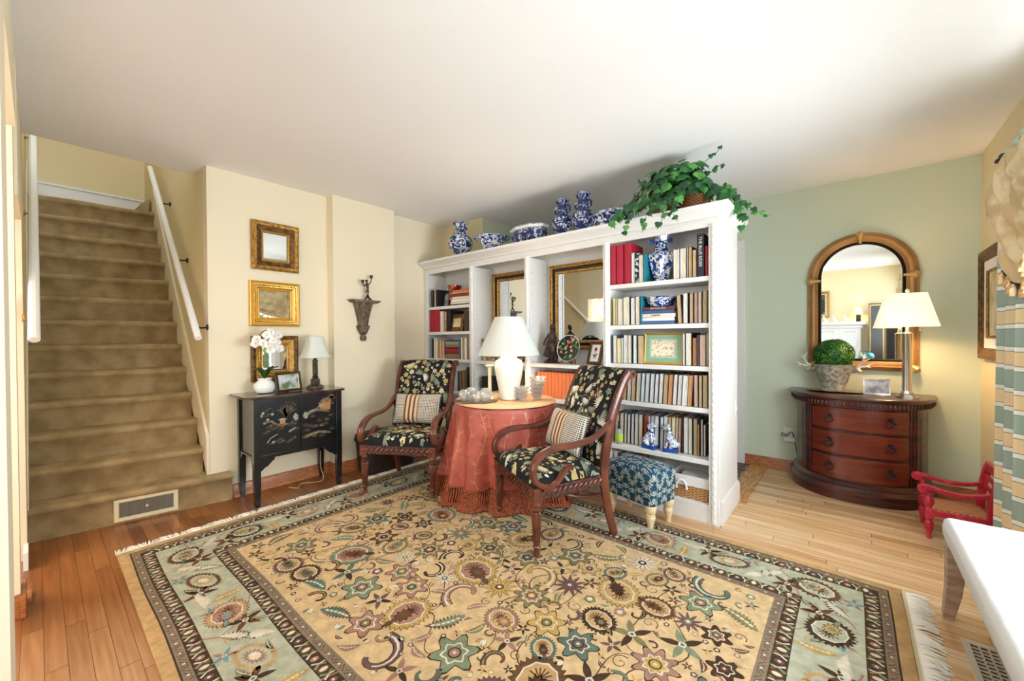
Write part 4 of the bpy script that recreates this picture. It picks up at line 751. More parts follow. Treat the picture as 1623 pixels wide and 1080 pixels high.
for sx in (-1,1):
    e=MB(); x0,x1=(-.272,-.002) if sx<0 else (.002,.272); e.box(x0,x1,-.158,-.148,.352,.732,'black_lacquer'); dr=e.build('door',t,bevel=.0015)
    e=MB(); sf=lambda x,y,lv:(x,-.1585-lv*.0012,y); cx=(x0+x1)/2
    def tuft(x,y,s_,col='lacquer_relief'):
        L=[]
        for k in range(7): L+=place([leafs(s_*(.7+.3*r.random()),s_*.06,col,1,n=4)],0,0,.2+k*.45)
        stamp(e,place(L,x,y),sf)
    if sx<0:
        for k in range(8): a=.5+k*.28; stamp(e,place([leafs(.095,.012,'lacquer_dim',1,bend=.2*(1 if k<4 else -1),n=8)],cx+.035,.60,a),sf)
        for k in range(5): a=.75+k*.22; stamp(e,place([ribbon([(0,0),(.05,0),(.085,.003)],.0016,'lacquer_relief',2),*place([blob(.006,8,.4,'lacquer_relief',2,sharp=True)],.085,0)],cx+.04,.625,a),sf)
        stamp(e,[ribbon([(cx-.115,.575),(cx-.09,.585),(cx-.06,.585),(cx-.04,.565),(cx-.02,.555),(cx+.0,.558)],.010,'lacquer_relief',2),('fan',[(cx-.02,.588),(cx+.01,.60),(cx+.045,.588),(cx+.03,.583),(cx-.005,.583)],'lacquer_grey',3),('fan',[(cx-.005,.583),(cx+.03,.583),(cx+.032,.556),(cx-.007,.556)],'lacquer_gold',3)],sf)
        stamp(e,[ribbon([(cx-.03,.552),(cx+.0,.545),(cx+.05,.552)],.008,'lacquer_relief',2),ribbon([(cx+.055,.49),(cx+.08,.505),(cx+.10,.515)],.007,'lacquer_grey',3),ribbon([(cx-.09,.435),(cx-.07,.465),(cx-.03,.485),(cx-.02,.488)],.004,'lacquer_grey',3),ribbon([(cx-.10,.66),(cx-.08,.675),(cx-.06,.68),(cx-.045,.65)],.002,'lacquer_relief',2)],sf)
        for x,y in ((-.115,.65),(-.125,.632),(-.055,.635),(-.085,.60),(-.05,.435)): stamp(e,place([blob(.010,12,0,'lacquer_grey',3)],cx+x,y),sf)
        for x,y in ((-.05,.52),(.0,.515),(-.08,.535),(.08,.53),(.10,.49),(.06,.535),(-.06,.42),(.0,.415),(.08,.425),(.05,.41),(-.1,.50),(-.09,.62),(-.02,.43),(.1,.56)): tuft(cx+x,y,.03,'lacquer_dim'); tuft(cx+x+.015,y+.012,.02,'lacquer_relief')
    else:
        stamp(e,[('fan',[(cx-.01,.665),(cx+.02,.70),(cx+.07,.715),(cx+.085,.70),(cx+.10,.672)],'lacquer_relief',2),('fan',[(cx+.0,.665),(cx+.09,.672),(cx+.088,.615),(cx+.01,.62)],'lacquer_gold',2),('fan',[(cx-.02,.64),(cx+.02,.668),(cx+.05,.645)],'lacquer_grey',3),ribbon([(cx-.10,.595),(cx-.06,.615),(cx-.02,.625),(cx+.03,.615),(cx+.08,.60)],.016,'lacquer_relief',2),ribbon([(cx-.10,.59),(cx-.06,.618),(cx-.02,.632)],.005,'lacquer_grey',3),ribbon([(cx-.10,.43),(cx-.05,.445),(cx+.0,.452),(cx+.05,.44),(cx+.09,.43)],.012,'lacquer_relief',2)],sf)
        for x,y in ((-.09,.47),(-.07,.5),(-.1,.51),(-.03,.49),(.02,.49),(.0,.53),(.06,.53),(.09,.56),(-.05,.57),(.1,.65),(.09,.72),(.05,.50),(-.1,.42),(.1,.45),(.05,.43),(-.04,.42),(.02,.41)): tuft(cx+x,y,.034,'lacquer_dim' if r.random()<.7 else 'lacquer_relief')
        for k in range(9): a=k*.4; stamp(e,place([leafs(.03,.008,'lacquer_relief',3,n=5)],cx+.10,.70,a),sf)
    e.build('raised_decoration',dr)
    hx=sx*.035; e=MB(); e.prism([(hx-.018,.60),(hx,.622),(hx+.018,.60),(hx+.016,.578),(hx,.57),(hx-.016,.578)],-.163,-.1585,'pewter','y'); e.tube([(hx+.013*cos(2*PI*i/16),-.167,.585+.015*sin(2*PI*i/16)) for i in range(16)],.0025,'pewter',6,closed=True); e.sphere((hx,-.166,.60),.006,'pewter'); e.build('ring_pull',dr)
    for z in (.42,.66): e=MB(); e.tube([(sx*.274,-.159,z-.02),(sx*.274,-.159,z+.02)],.003,'pewter' if 0 else 'black_lacquer',6); e.build('hinge',dr)
# orchid
ZT=.7705
t=thing('white_orchid','white orchid in a ribbed white pot on the black console','plant',(-3.33,1.085,ZT))
e=MB(); e.lathe([(.035,0),(.055,.008),(.072,.04),(.070,.065),(.052,.088),(.040,.096),(.048,.108),(.046,.112),(.038,.098)],'porcelain',36); 
for z,r_ in ((.03,.0695),(.045,.0735),(.06,.0725)): e.tube([(r_*cos(2*PI*i/32),r_*sin(2*PI*i/32),z) for i in range(32)],.0022,'porcelain',6,closed=True)
e.build('pot',t); B('soil',(-.028,.028,-.028,.028,.085,.098),'walnut',t)
e=MB(); SP=smooth_path([(0,0,.10),(-.0,-.03,.20),(.01,-.045,.34),(.02,-.03,.44),(.03,.02,.47),(.03,.07,.44)],5); e.tube(SP,.0028,'stem_green',6); e.build('stem',t)
for i,(a,L) in enumerate(((-100,.085),(-60,.07),(75,.09),(110,.08),(40,.06))):
    e=MB(); a=math.radians(a)
    def lf(u,v): 
        w=.026*sin(PI*min(v*1.05,1))**.7*(u-.5)*2; q=v*L; z=.10+.19*v-.10*v*v; return (q*cos(a)-w*sin(a),q*sin(a)+w*cos(a),z+abs(u-.5)*.012)
    e.grid(lf,4,10,'orchid_leaf'); e.build('leaf',t,solid=.002)
r=random.Random(3)
for (y,z,x) in ((-.055,.40,.02),(-.075,.37,.05),(-.03,.375,.07),(0,.43,.06),(.03,.455,.05),(.05,.42,.06),(.03,.39,.09),(.00,.36,.08),(.07,.38,.05),(.085,.43,.03),(.05,.34,.06),(.02,.32,.07),(.085,.33,.05)):
    e=MB(); c=Vector((x,y,z)); n_=Vector((1,r.uniform(-.6,.3),r.uniform(-.2,.2))).normalized(); u=n_.orthogonal().normalized(); w=n_.cross(u)
    for k in range(5):
        a=2*PI*k/5+r.random()*.2; d=u*cos(a)+w*sin(a); s_=d.cross(n_); L=.034; wd=.017 if k%2 else .021
        e.grid(lambda p,q:tuple(c+d*(q*L)+s_*((p-.5)*2*wd*sin(PI*min(1,q*.9+.1))**.8)+n_*(.006*q-.012*q*q+.002*k)),4,5,'petal')
    e.sphere(tuple(c+n_*.006),.006,'petal_center',8,6); e.build('flower',t,solid=.0008)
def photo_stand(name,label,loc,rz,w,h,pr,fm,inner,pic,tilt,group=None,cat='picture frame'):
    t=framed(name,label,cat,(loc[0],loc[1],loc[2]+h/2*cos(math.radians(tilt))+.001),rz,w,h,pr,fm,0,gm=pic,inner=inner,tilt=-tilt,group=group,parts='photograph')
    e=MB(); L=h*.5; e.box(-.014,.014,0,.004,-L,0,fm); o=e.build('easel_back',t); o.location=(0,.002,0); o.rotation_euler=(math.radians(tilt+12),0,0); return t
photo_stand('photo_frame','dark framed landscape photo leaning on the black console',(-3.285,1.232,ZT),97,.19,.15,[(0,0),(0,.010),(.006,.013),(.018,.010)],'black_frame',[([(.018,.010),(.024,.008)],'gold_bright')],'landscape',12)
t=thing('table_lamp','small dark column lamp with white square bell shade on the console','lamp',(-3.33,1.455,ZT))
e=MB(); e.lathe([(.064,0),(.064,.008),(.058,.022),(.05,.026),(.036,.034),(.034,.075)],'lamp_black',8,poly=1); e.lathe([(.034,.075),(.022,.082),(.024,.094),(.018,.10),(.017,.105)],'lamp_black',20); e.build('base',t,ang=.5)
e=MB(); e.lathe([(.018,.10),(.020,.11),(.020,.20),(.015,.205),(.022,.212),(.022,.226),(.014,.232),(.012,.25)],'lamp_black',8,poly=1); e.build('column',t,ang=.5)
e=MB(); 
def sq(r_,z,n=32):
    out=[]
    for i in range(n):
        a=2*PI*i/n; k=1/(abs(cos(a))**4+abs(sin(a))**4)**.25; out.append((r_*k*cos(a)*.92,r_*k*sin(a)*.92,z))
    return out
pr=[(.115-.058*(q**.62),.25+.175*q) for q in [i/10 for i in range(11)]]; vs=[p for r_,z in pr for p in sq(r_,z)]; e.add(vs,[(j*32+i,j*32+(i+1)%32,(j+1)*32+(i+1)%32,(j+1)*32+i) for j in range(10) for i in range(32)],'lampshade_white'); e.build('lamp_shade',t,solid=.002)
e=MB(); e.tube(smooth_path([(-3.38,1.50,.778),(-3.485,1.52,.60),(-3.47,1.55,.3),(-3.42,1.53,.1),(-3.32,1.50,.006),(-3.38,1.36,.006),(-3.30,1.30,.006),(-3.37,1.26,.006)],6),.003,'cord_tan',6); tag(e.build('lamp_cord'),'tan lamp cord trailing down behind the console onto the floor','cord')
# wicker hamper
t=thing('wicker_basket','dark brown wicker basket on the floor behind the left armchair','basket',(-3.225,2.04,0)); 
e=MB(); 
def rr(w,d,z,rr_=.05,n=5):
    out=[]
    for cx,cy,a0 in ((w-rr_,d-rr_,0),(-w+rr_,d-rr_,PI/2),(-w+rr_,-d+rr_,PI),(w-rr_,-d+rr_,3*PI/2)):
        for i in range(n+1): a=a0+PI/2*i/n; out.append((cx+rr_*cos(a),cy+rr_*sin(a),z))
    return out
def loft(e,rings,m,cap=True):
    k=len(rings[0]); vs=[p for R in rings for p in R]; fs=[(j*k+i,j*k+(i+1)%k,(j+1)*k+(i+1)%k,(j+1)*k+i) for j in range(len(rings)-1) for i in range(k)]
    if cap: fs+=[tuple(range(k))[::-1],tuple(range((len(rings)-1)*k,len(rings)*k))]
    e.add(vs,fs,m)
loft(e,[rr(.115,.22,.0),rr(.125,.235,.05),rr(.14,.245,.26)],'wicker_dark'); e.build('basket_body',t); e=MB(); loft(e,[rr(.145,.25,.262),rr(.15,.255,.275),rr(.14,.245,.325),rr(.11,.21,.34)],'wicker_dark'); e.build('lid',t)
# ================================================================ ARMCHAIRS
def seg_interp(P,t):
    L=[0]
    for i in range(1,len(P)): L.append(L[-1]+(P[i]-P[i-1]).length)
    q=t*L[-1]
    for i in range(1,len(P)):
        if q<=L[i] or i==len(P)-1: k=(q-L[i-1])/((L[i]-L[i-1]) or 1); return P[i-1].lerp(P[i],k),(P[i]-P[i-1]).normalized()
STILE=smooth_path([(0,.285,0),(0,.25,.12),(0,.222,.25),(0,.212,.36),(0,.225,.5),(0,.262,.66),(0,.312,.80),(0,.36,.90),(0,.395,.945)],5)
BACK=smooth_path([(0,.195,.40),(0,.212,.52),(0,.248,.67),(0,.298,.80),(0,.345,.895),(0,.378,.935),(0,.405,.94),(0,.42,.92)],6)
def tapestry_motifs(w,h,r,bird=True):
    """leafy embroidery in unrolled metres: x in +-w/2, y in 0..h"""
    L=[]
    def vine_leaf(s_,c): return [blob(s_,30,.35,c,2,nb=5,ax=1.05),ribbon([(-s_*.9,0),(s_*.5,0)],s_*.05,'t_brown',3)]
    def palm(s_,c):
        o=[]
        for k in range(9): a=-1.2+k*.3; o+=place([leafs(s_,s_*.10,c,2,n=5,bend=.15*(k-4)/4,teeth=.2)],0,0,a)
        return o
    for k in range(int(w*h*40)):
        x=r.uniform(-w/2,w/2); y=r.uniform(0,h); n=8; a=r.random()*6.28
        P=[(x,y)]
        for i in range(n): a+=r.uniform(-.5,.5); P.append((P[-1][0]+.016*cos(a),P[-1][1]+.016*sin(a)))
        L.append(ribbon(P,.0030,r.choice(['t_brown','t_brown','t_sage','t_rose']),1))
    pts=[]; tries=0
    while tries<1800:
        tries+=1; s_=r.choice([.050,.040,.030,.022,.017]); x=r.uniform(-w/2+.01,w/2-.01); y=r.uniform(.01,h-.01)
        if any(math.hypot(x-a,y-b)<(s_+c)*.72 for a,b,c in pts): continue
        pts.append((x,y,s_)); a=r.random()*6.28; q=r.random()
        if s_>.035: L+=place(palm(s_*1.15,r.choice(['t_sage','t_white','t_sage','t_cream'])),x,y,a)
        elif s_>.02: L+=place(vine_leaf(s_*.8,r.choice(['t_cream','t_gold','t_cream','t_gold','t_sage'])) if q<.6 else star_m(s_,r.choice(['t_rose','t_cream','t_sage','t_white'])),x,y,a)
        else: L+=place([leafs(s_*1.6,s_*.5,r.choice(['t_cream','t_white','t_sage','t_gold']),2,n=5)]+([leafs(s_*1.3,s_*.4,'t_sage',2,n=5,bend=.5)] if q<.5 else []),x,y,a)
    return L
def star_m(s_,c):
    o=[]
    for k in range(6): o+=place([leafs(s_*.8,s_*.17,c,2,n=4)],0,0,k*PI/3)
    return o+[blob(s_*.2,8,0,'t_rose',3)]
def armchair(label,loc,rz,seed,wood='chair_wood'):
    t=thing('armchair',label,'armchair',loc,rz,'scroll-armed tapestry armchairs'); r=random.Random(seed)
    hwf,hwb=.29,.245; hw=lambda v:hwf+(hwb-hwf)*v
    # seat rail
    e=MB(); e.prism([(-hwf,-.262),(hwf,-.262),(hwf,-.235),(-hwf,-.235)],.298,.362,'carved_wood','z'); e.prism([(-hwb,.20),(hwb,.20),(hwb,.225),(-hwb,.225)],.298,.362,wood,'z')
    for s_ in (-1,1): e.prism([(s_*hwf,-.262),(s_*hwb,.225),(s_*(hwb-.025),.225),(s_*(hwf-.025),-.262)],.298,.362,'carved_wood','z')
    e.build('seat_rail',t,bevel=.003)
    e=MB() # carved leaf band on the rails
    for k in range(13):
        x=-hwf+.055+k*(2*hwf-.11)/12; e.tube([(x-.017,-.263,.318),(x,-.2665,.332),(x+.017,-.263,.345)],[.003,.008,.003],wood,6)
    for s_ in (-1,1):
        for k in range(12):
            v=.1+k*.072; x=s_*(hw(v)+.001); y=-.262+.487*v; e.tube([(x,y-.015,.318),(x+s_*.004,y,.332),(x,y+.015,.345)],[.003,.008,.003],wood,6)
    e.build('rail_carving',t,ang=1)
    # front legs
    for s_ in (-1,1):
        e=MB(); x,y=s_*(hwf-.024),-.238; e.box(x-.026,x+.026,y-.026,y+.026,.285,.364,wood)
        e.tube([(x-.012,y-.0265,.315),(x,y-.031,.328),(x+.012,y-.0265,.341)],[.004,.009,.004],wood,8)
        e.lathe([(.018,.0),(.016,.012),(.013,.03),(.019,.042),(.022,.05),(.017,.056),(.0165,.06)],wood,20,(x,y,0)); e.lathe([(.0165,.06),(.019,.10),(.0235,.19),(.025,.222),(.02,.232)],wood,40,(x,y,0),fl=.09,fn=10); e.lathe([(.018,.232),(.027,.240),(.028,.25),(.019,.258),(.026,.268),(.025,.280),(.022,.287)],wood,20,(x,y,0)); e.build('front_leg',t,ang=.7)
    # stiles with rear legs
    for s_ in (-1,1):
        e=MB(); P=[Vector((s_*(hwb-.006+.008*(i/len(STILE))),p.y,p.z)) for i,p in enumerate(STILE)]
        sec=[(-.6,-1),(.6,-1),(1,-.6),(1,.6),(.6,1),(-.6,1),(-1,.6),(-1,-.6)]; n=len(P)
        R=[.017+.004*sin(PI*i/n) for i in range(n)]
        e.tube(P,R,wood,sec=[(a*.85,b*1.25) for a,b in sec],upv=(0,1,.2))
        c=P[-1]+Vector((0,.012,-.012)); e.M=Matrix.Translation(c)@Matrix.Rotation(PI/2,4,'Y'); e.lathe([(.024,-.018),(.026,-.014),(.026,.014),(.024,.018)],wood,20); 
        for q in (.018,.010,.005): e.lathe([(q,.018),(q-.002,.0225),(q-.004,.018)],wood,16,cap=False)
        for q in (.018,.010,.005): e.lathe([(q-.004,-.018),(q-.002,-.0225),(q,-.018)],wood,16,cap=False)
        e.M=Matrix(); e.build('back_stile',t,ang=.7)
        e=MB()
        for i in range(16,n-2):
            for q in (0,.5):
                p=P[i].lerp(P[i+1],q); e.tube([tuple(p+Vector((-.006,-.024,-.004))),tuple(p+Vector((.0,-.029,.002))),tuple(p+Vector((.006,-.024,.008)))],[.002,.004,.002],'carved_wood',5)
        e.build('stile_carving',t,ang=1)
        # arm
        A=smooth_path([(0,.255,.665),(0,.19,.615),(0,.11,.578),(0,.02,.562),(0,-.07,.56),(0,-.155,.553),(0,-.222,.525),(0,-.262,.475),(0,-.262,.42),(0,-.228,.378),(0,-.178,.366),(0,-.13,.380),(0,-.095,.415),(0,-.065,.445),(0,-.035,.448),(0,-.022,.432)],5)
        n=len(A); e=MB()
        AP=[]
        for i,p in enumerate(A):
            q=i/n; xx=hwb+.006+(.04)*min(1,q*1.6); xx-= .03*max(0,(q-.72))*2; AP.append(Vector((s_*xx,p.y,p.z)))
        R=lerp_list([.016,.017,.018,.019,.020,.021,.021,.021,.020,.019,.017,.016,.017,.019,.017,.008],n)
        e.tube(AP,R,wood,sec=[(a*1.15,b*.85) for a,b in ((-1,-.5),(-.5,-1),(.5,-1),(1,-.5),(1,.5),(.75,.9),(.3,1.1),(-.3,1.1),(-.75,.9),(-1,.5))],upv=(1,0,0)) if 0 else e.tube(AP,R,wood,sec=[(a*.85,b*1.15) for a,b in ((-1,-.5),(-.5,-1),(.5,-1),(1,-.5),(1,.5),(.5,1),(-.5,1),(-1,.5))],upv=(1,0,0))
        e.box(s_*(hwf-.0)-.022+(.0 if s_>0 else 0),s_*(hwf-.0)+.022,-.215,-.155,.345,.37,wood)
        e.build('arm',t,ang=.8)
    # seat
    def seat(px,py,lv,clampx=True):
        v=max(0,min(1,py/.455)); w=hw(v)+.004; u=max(-1,min(1,px/w)); du=max(0,1-abs(u)**5)**.5; dv=max(0,1-abs(2*v-1)**6)**.45
        return (u*w,-.268+.462*v,.366+.072*du*dv+.012*cos(u*1.5)*sin(PI*v)+lv*.0008+ (.0 if lv==0 else .0006))
    e=MB(); nu,nv=30,26
    def su(i): q=i*2-1; return q/abs(q)*(abs(q)**.6) if q else 0
    e.grid(lambda u,v:seat(su(u)*.299,(.5+.5*su(v))*.455,0),nu,nv,'tapestry')
    stamp(e,[(kd,shp(kd,P,lambda p:p),c,lv) for kd,P,c,lv in tapestry_motifs(.55,.445,r)],lambda x,y,lv:seat(x,y,lv)); e.build('seat',t,ang=2)
    # back pad
    LB=.62
    def back(px,py,lv):
        v=max(0,min(1,py/LB)); p,d=seg_interp(BACK,v); w=.222+.010*v; u=max(-1,min(1,px/w)); nrm=Vector((0,-d.z,d.y)); b_=.022*max(0,1-abs(u)**6)**.5
        q=p+nrm*(b_+lv*.0008+(.0006 if lv else 0)); return (u*w,q.y,q.z)
    e=MB(); e.grid(lambda u,v:back(su(u)*.232,v*LB,0),26,40,'tapestry'); 
    e.grid(lambda u,v:(lambda a:(a[0],a[1]+.045-.0*v,a[2]-.004))(back((1-u*2)*.232,v*.93*LB,0)),6,20,'tapestry')
    stamp(e,[q for q in tapestry_motifs(.44,.60,r)],lambda x,y,lv:back(x,y,lv)); e.build('backrest',t,ang=2)
    e=MB(); e.tube(smooth_path([(-hwb+.02,.235,.24),(-.13,.15,.20),(0,.08,.19),(.13,.15,.20),(hwb-.02,.235,.24)],5),.011,wood,8); e.build('stretcher',t)
    return t
ch1=armchair('black floral tapestry armchair with scroll arms, left of the table',(-2.67,1.91,.0165),31,4,'chair_wood')
ch2=armchair('black floral tapestry armchair with scroll arms, in front of the table and nearest the camera',(-1.396,2.02,.0165),-26.5,9,'chair_wood')
# lumbar pillows
def pillow(label,loc,rz,tilt,w=.40,h=.25):
    o=MB(); 
    for s_ in (-1,1): o.grid(lambda u,v:((u-.5)*w*(1-.04*sin(PI*v)),s_*.055*(max(0,1-(2*u-1)**4)*max(0,1-(2*v-1)**4))**.5*(1 if s_<0 else .6),(v-.5)*h*(1-.05*sin(PI*u))),22,14,'plaid')
    q=MB(); 
    t=thing('lumbar_pillow',label,'pillow',loc,0,'plaid lumbar pillows'); t.rotation_euler=(math.radians(tilt),0,math.radians(rz)); o.build('cushion',t,ang=3)
    P=[]; 
    for i in range(24): u=i/24; P.append(((u-.5)*w,0,-h/2*(1-.05*sin(PI*u))))
    for i in range(14): v=i/14; P.append((w/2*(1-.04*sin(PI*v)),0,(v-.5)*h))
    for i in range(24): u=1-i/24; P.append(((u-.5)*w,0,h/2*(1-.05*sin(PI*u))))
    for i in range(14): v=1-i/14; P.append((-w/2*(1-.04*sin(PI*v)),0,(v-.5)*h))
    q.tube(P,.006,'cord_black',6,closed=True); q.build('corded_edge',t); return t
def on_chair(ch,v): return ch.matrix_basis@Vector(v)
p=on_chair(ch1,(.0,.125,.575)); pillow('plaid lumbar pillow on the left armchair',p,31,-19)
p=on_chair(ch2,(-.01,.12,.57)); pillow('plaid lumbar pillow on the armchair nearest the camera',p,-26,-19)
# ================================================================ ROUND TABLE WITH SKIRT
TC=(-1.99,2.275); TZ=.70
t=thing('round_table','round wooden side table hidden under a long russet cloth','table',(TC[0],TC[1],0.0165))
e=MB(); e.lathe([(.368,0),(.372,.006),(.372,.016),(.368,.02)],'walnut',48,(0,0,TZ-.035)); e.build('tabletop',t); e=MB(); e.lathe([(.16,0),(.15,.02),(.04,.05),(.035,TZ-.05),(.12,TZ-.036)],'walnut',24); e.build('pedestal',t)
t=thing('tablecloth','russet silk skirt with gold vine embroidery and rope fringe over the round table','tablecloth',(TC[0],TC[1],0))
AXr=YAW
def hem(phi):
    a=phi-AXr; k=1/math.sqrt((cos(a)/.47)**2+(sin(a)/.375)**2)
    return k
def skirt_p(phi,q,out=0):   # q: 0 at top edge, 1 at hem
    r0=.378; r1=hem(phi); fold=(.030*sin(13*phi+1.2)+.016*sin(7*phi+.5)+.010*sin(23*phi))*q**.8
    rr_=r0+(r1-r0)*q**1.2+fold+out; zz=TZ+.006-(TZ-.14)*q
    if q<.06: rr_-=.02*(1-q/.06)**2; 
    return (rr_*cos(phi),rr_*sin(phi),zz+.01*sin(5*phi)*q)
e=MB(); e.grid(lambda u,v:skirt_p(u*2*PI,v),260,26,'table_cloth',closeu=True)
def sk(x,y,lv): return skirt_p(x/.42,max(.02,min(.98,1-y/.60)),.0015+.001*lv)
r=random.Random(21); x=-.0
for k in range(24):
    x0=k*2*PI*.42/24+r.uniform(-.02,.02); n=26; P=[]; ph=r.random()*6
    for i in range(n): y=.01+i*.57/n; P.append((x0+.035*sin(y*11+ph),y))
    L=[ribbon(P[::-1],.0030,'vine_gold',1)]
    for i in range(2,n-1,3):
        s_=1 if (i//3)%2 else -1; a=PI/2-s_*.9; px,py=P[i]
        Lf=.05*r.uniform(.7,1.1); A=[(Lf*q,Lf*.26*sin(PI*q)) for q in [j/8 for j in range(9)]]; Bq=[(a_,-b_) for a_,b_ in A]
        L+=place([ribbon(A,.0018,'vine_gold',1),ribbon(Bq,.0018,'vine_gold',1),ribbon([(-.012,0),(Lf*.7,0)],.0014,'vine_gold',1)],px+cos(a)*.012,py+sin(a)*.012,a)
    stamp(e,L,sk)
e.build('skirt',t,ang=3)
e=MB(); e.lathe([(.001,TZ+.0085),(.36,TZ+.0085),(.374,TZ+.006),(.380,TZ-.002)],'table_top_cloth',72,cap=False); e.build('top_cloth',t,ang=1)
e=MB(); n=250; r=random.Random(2)
hp=[skirt_p(2*PI*i/n,1) for i in range(n)]
e.tube([(p[0]*1.01,p[1]*1.01,p[2]) for p in hp],.008,'rope_fringe',6,closed=True)
for i,p in enumerate(hp):
    d=Vector((p[0],p[1],0)).normalized(); L=r.uniform(.9,1.1); q=Vector(p)+d*.004
    k=.035*L; e.tube([tuple(q),tuple(q+d*.008+Vector((0,0,-.05))),tuple(q+d*.022+Vector((0,0,-(p[2]-.035)*.97))),tuple(Vector((q.x,q.y,.025))+d*(.03+k))],[.005,.0075,.0075,.006],'rope_fringe',6)
e.build('rope_fringe',t,ang=2)['kind']='stuff'
# items on the table
ZC=TZ+.0095
t=thing('table_lamp','large white ginger-jar lamp with wide cone shade on the round table','lamp',(-1.945,2.265,ZC))
e=MB(); e.lathe([(.055,0),(.066,.006),(.07,.03),(.082,.10),(.10,.19),(.108,.24),(.107,.268),(.095,.292),(.07,.305),(.062,.312),(.062,.335),(.066,.338)],'ceramic_lamp',48); e.build('jar_base',t,ang=1.2)
e=MB(); e.lathe([(.232,.332),(.230,.334),(.102,.612),(.102,.615)],'lampshade_white',64,cap=False); e.build('lamp_shade',t,solid=.002,ang=1); e=MB(); e.lathe([(.008,.335),(.008,.42),(.012,.43)],'pewter',12); e.tube([(0,0,.40),(.06,0,.44),(.06,0,.56),(0,0,.60),(-.06,0,.56),(-.06,0,.44),(0,0,.40)],.002,'pewter',6); e.build('harp',t); e=MB(); e.sphere((0,0,.47),.028,'bulb'); e.build('bulb',t)
lamp('table_lamp_light','POINT',(-1.945,2.265,ZC+.47),6,(1,.82,.62),.05)
t=thing('candlestick','cream pillar candlestick with petal rim left of the white lamp','candlestick',(-2.085,2.205,ZC)); e=MB(); e.lathe([(.035,0),(.033,.012),(.016,.03),(.013,.05),(.012,.215),(.016,.225),(.014,.235),(.034,.25),(.032,.255),(.010,.258)],'candle_cream',24,fl=.05,fn=8); e.build('column',t)
t=thing('serving_tray','angular mirrored tray carrying glass votives on the round table','tray',(-2.065,2.03,ZC),40)
e=MB(); P=[(.15*cos(2*PI*i/6),.10*sin(2*PI*i/6)) for i in range(6)]; loft(e,[[(x,y,0) for x,y in P],[(x*1.12,y*1.12,.010) for x,y in P],[(x*1.06,y*1.06,.010) for x,y in P],[(x*.97,y*.97,.003) for x,y in P]],'silver_tray'); e.build('tray_plate',t,ang=.4)
def votive(x,y,s_,label):
    t=thing('glass_votive',label,'votive',(x,y,ZC+.0045),0,'glass votives on the tray'); e=MB(); e.lathe([(.018*s_,0),(.034*s_,.02*s_),(.040*s_,.045*s_),(.034*s_,.07*s_),(.022*s_,.085*s_),(.020*s_,.085*s_),(.031*s_,.068*s_),(.036*s_,.045*s_),(.03*s_,.022*s_),(.001,.008*s_)],'glass',24,fl=.03,fn=12); e.build('bowl',t)
for (dx,dy,s_,l) in ((-.085,.03,.95,'egg-shaped cut glass votive at the left end of the tray'),(-.035,.045,1.1,'taller cut glass votive at the back of the tray'),(.012,-.02,.9,'small cut glass votive at the front middle of the tray'),(.075,.005,1.12,'round cut glass votive at the right end of the tray')):
    a=math.radians(40); votive(-2.065+dx*cos(a)-dy*sin(a),2.03+dx*sin(a)+dy*cos(a),s_,l)
def crystal_bowl(x,y,z,s_,label):
    t=thing('crystal_bowl',label,'bowl',(x,y,z),0,'stacked crystal bowls on the round table'); e=MB(); e.lathe([(.026*s_,0),(.03*s_,.003),(.018*s_,.014),(.03*s_,.022),(.048*s_,.042*s_),(.045*s_,.042*s_),(.026*s_,.025),(.001,.018)],'glass',24,fl=.10,fn=8); e.build('bowl',t,ang=.4)
cw=lambda lat,dep:(TC[0]+lat*cos(YAW)-dep*sin(YAW),TC[1]+lat*sin(YAW)+dep*cos(YAW))
for (lat,dep,n,s_,w_) in ((.12,-.10,3,1.0,'left stack of crystal bowls'),(.235,-.05,5,1.05,'taller right stack of crystal bowls')):
    x,y=cw(lat,dep)
    for k in range(n): crystal_bowl(x+.003*k,y,ZC+k*.029,s_*(1+.06*k),f'cut crystal bowl, {ORD[k]} from the bottom in the {w_}')
# ================================================================ OTTOMAN
t=thing('footstool','small teal damask footstool with turned cream legs by the bookcase','footstool',(-1.045,2.512,.0),-14)
e=MB(); loft(e,[rr(.175,.118,.145,.03),rr(.182,.125,.15,.03),rr(.185,.128,.22,.035),rr(.187,.129,.262,.04),rr(.183,.125,.268,.04),rr(.189,.131,.275,.04),rr(.190,.132,.32,.045),rr(.178,.12,.35,.05),rr(.14,.095,.366,.05),rr(.07,.045,.374,.03)],'teal_damask')
def side(s_,z):
    k=[(.145,.175,.118),(.15,.182,.125),(.22,.185,.128),(.262,.187,.129),(.275,.189,.131),(.32,.190,.132),(.35,.178,.12),(.366,.14,.095),(.374,.07,.045)]
    z=max(.146,min(.3735,z)); i=max(j for j in range(len(k)-1) if k[j][0]<=z); q=(z-k[i][0])/(k[i+1][0]-k[i][0]); w=k[i][1]+(k[i+1][1]-k[i][1])*q; d=k[i][2]+(k[i+1][2]-k[i][2])*q
    R=rr(w+.0012,d+.0012,z,.035,8); n=len(R); L=[0]
    for j in range(n): a,b_=R[j],R[(j+1)%n]; L.append(L[-1]+math.hypot(a[0]-b_[0],a[1]-b_[1]))
    q=(s_/1.16%1)*L[-1]; j=max(i_ for i_ in range(n) if L[i_]<=q); f=(q-L[j])/((L[j+1]-L[j]) or 1); a,b_=R[j],R[(j+1)%n]; return (a[0]+(b_[0]-a[0])*f,a[1]+(b_[1]-a[1])*f,z)
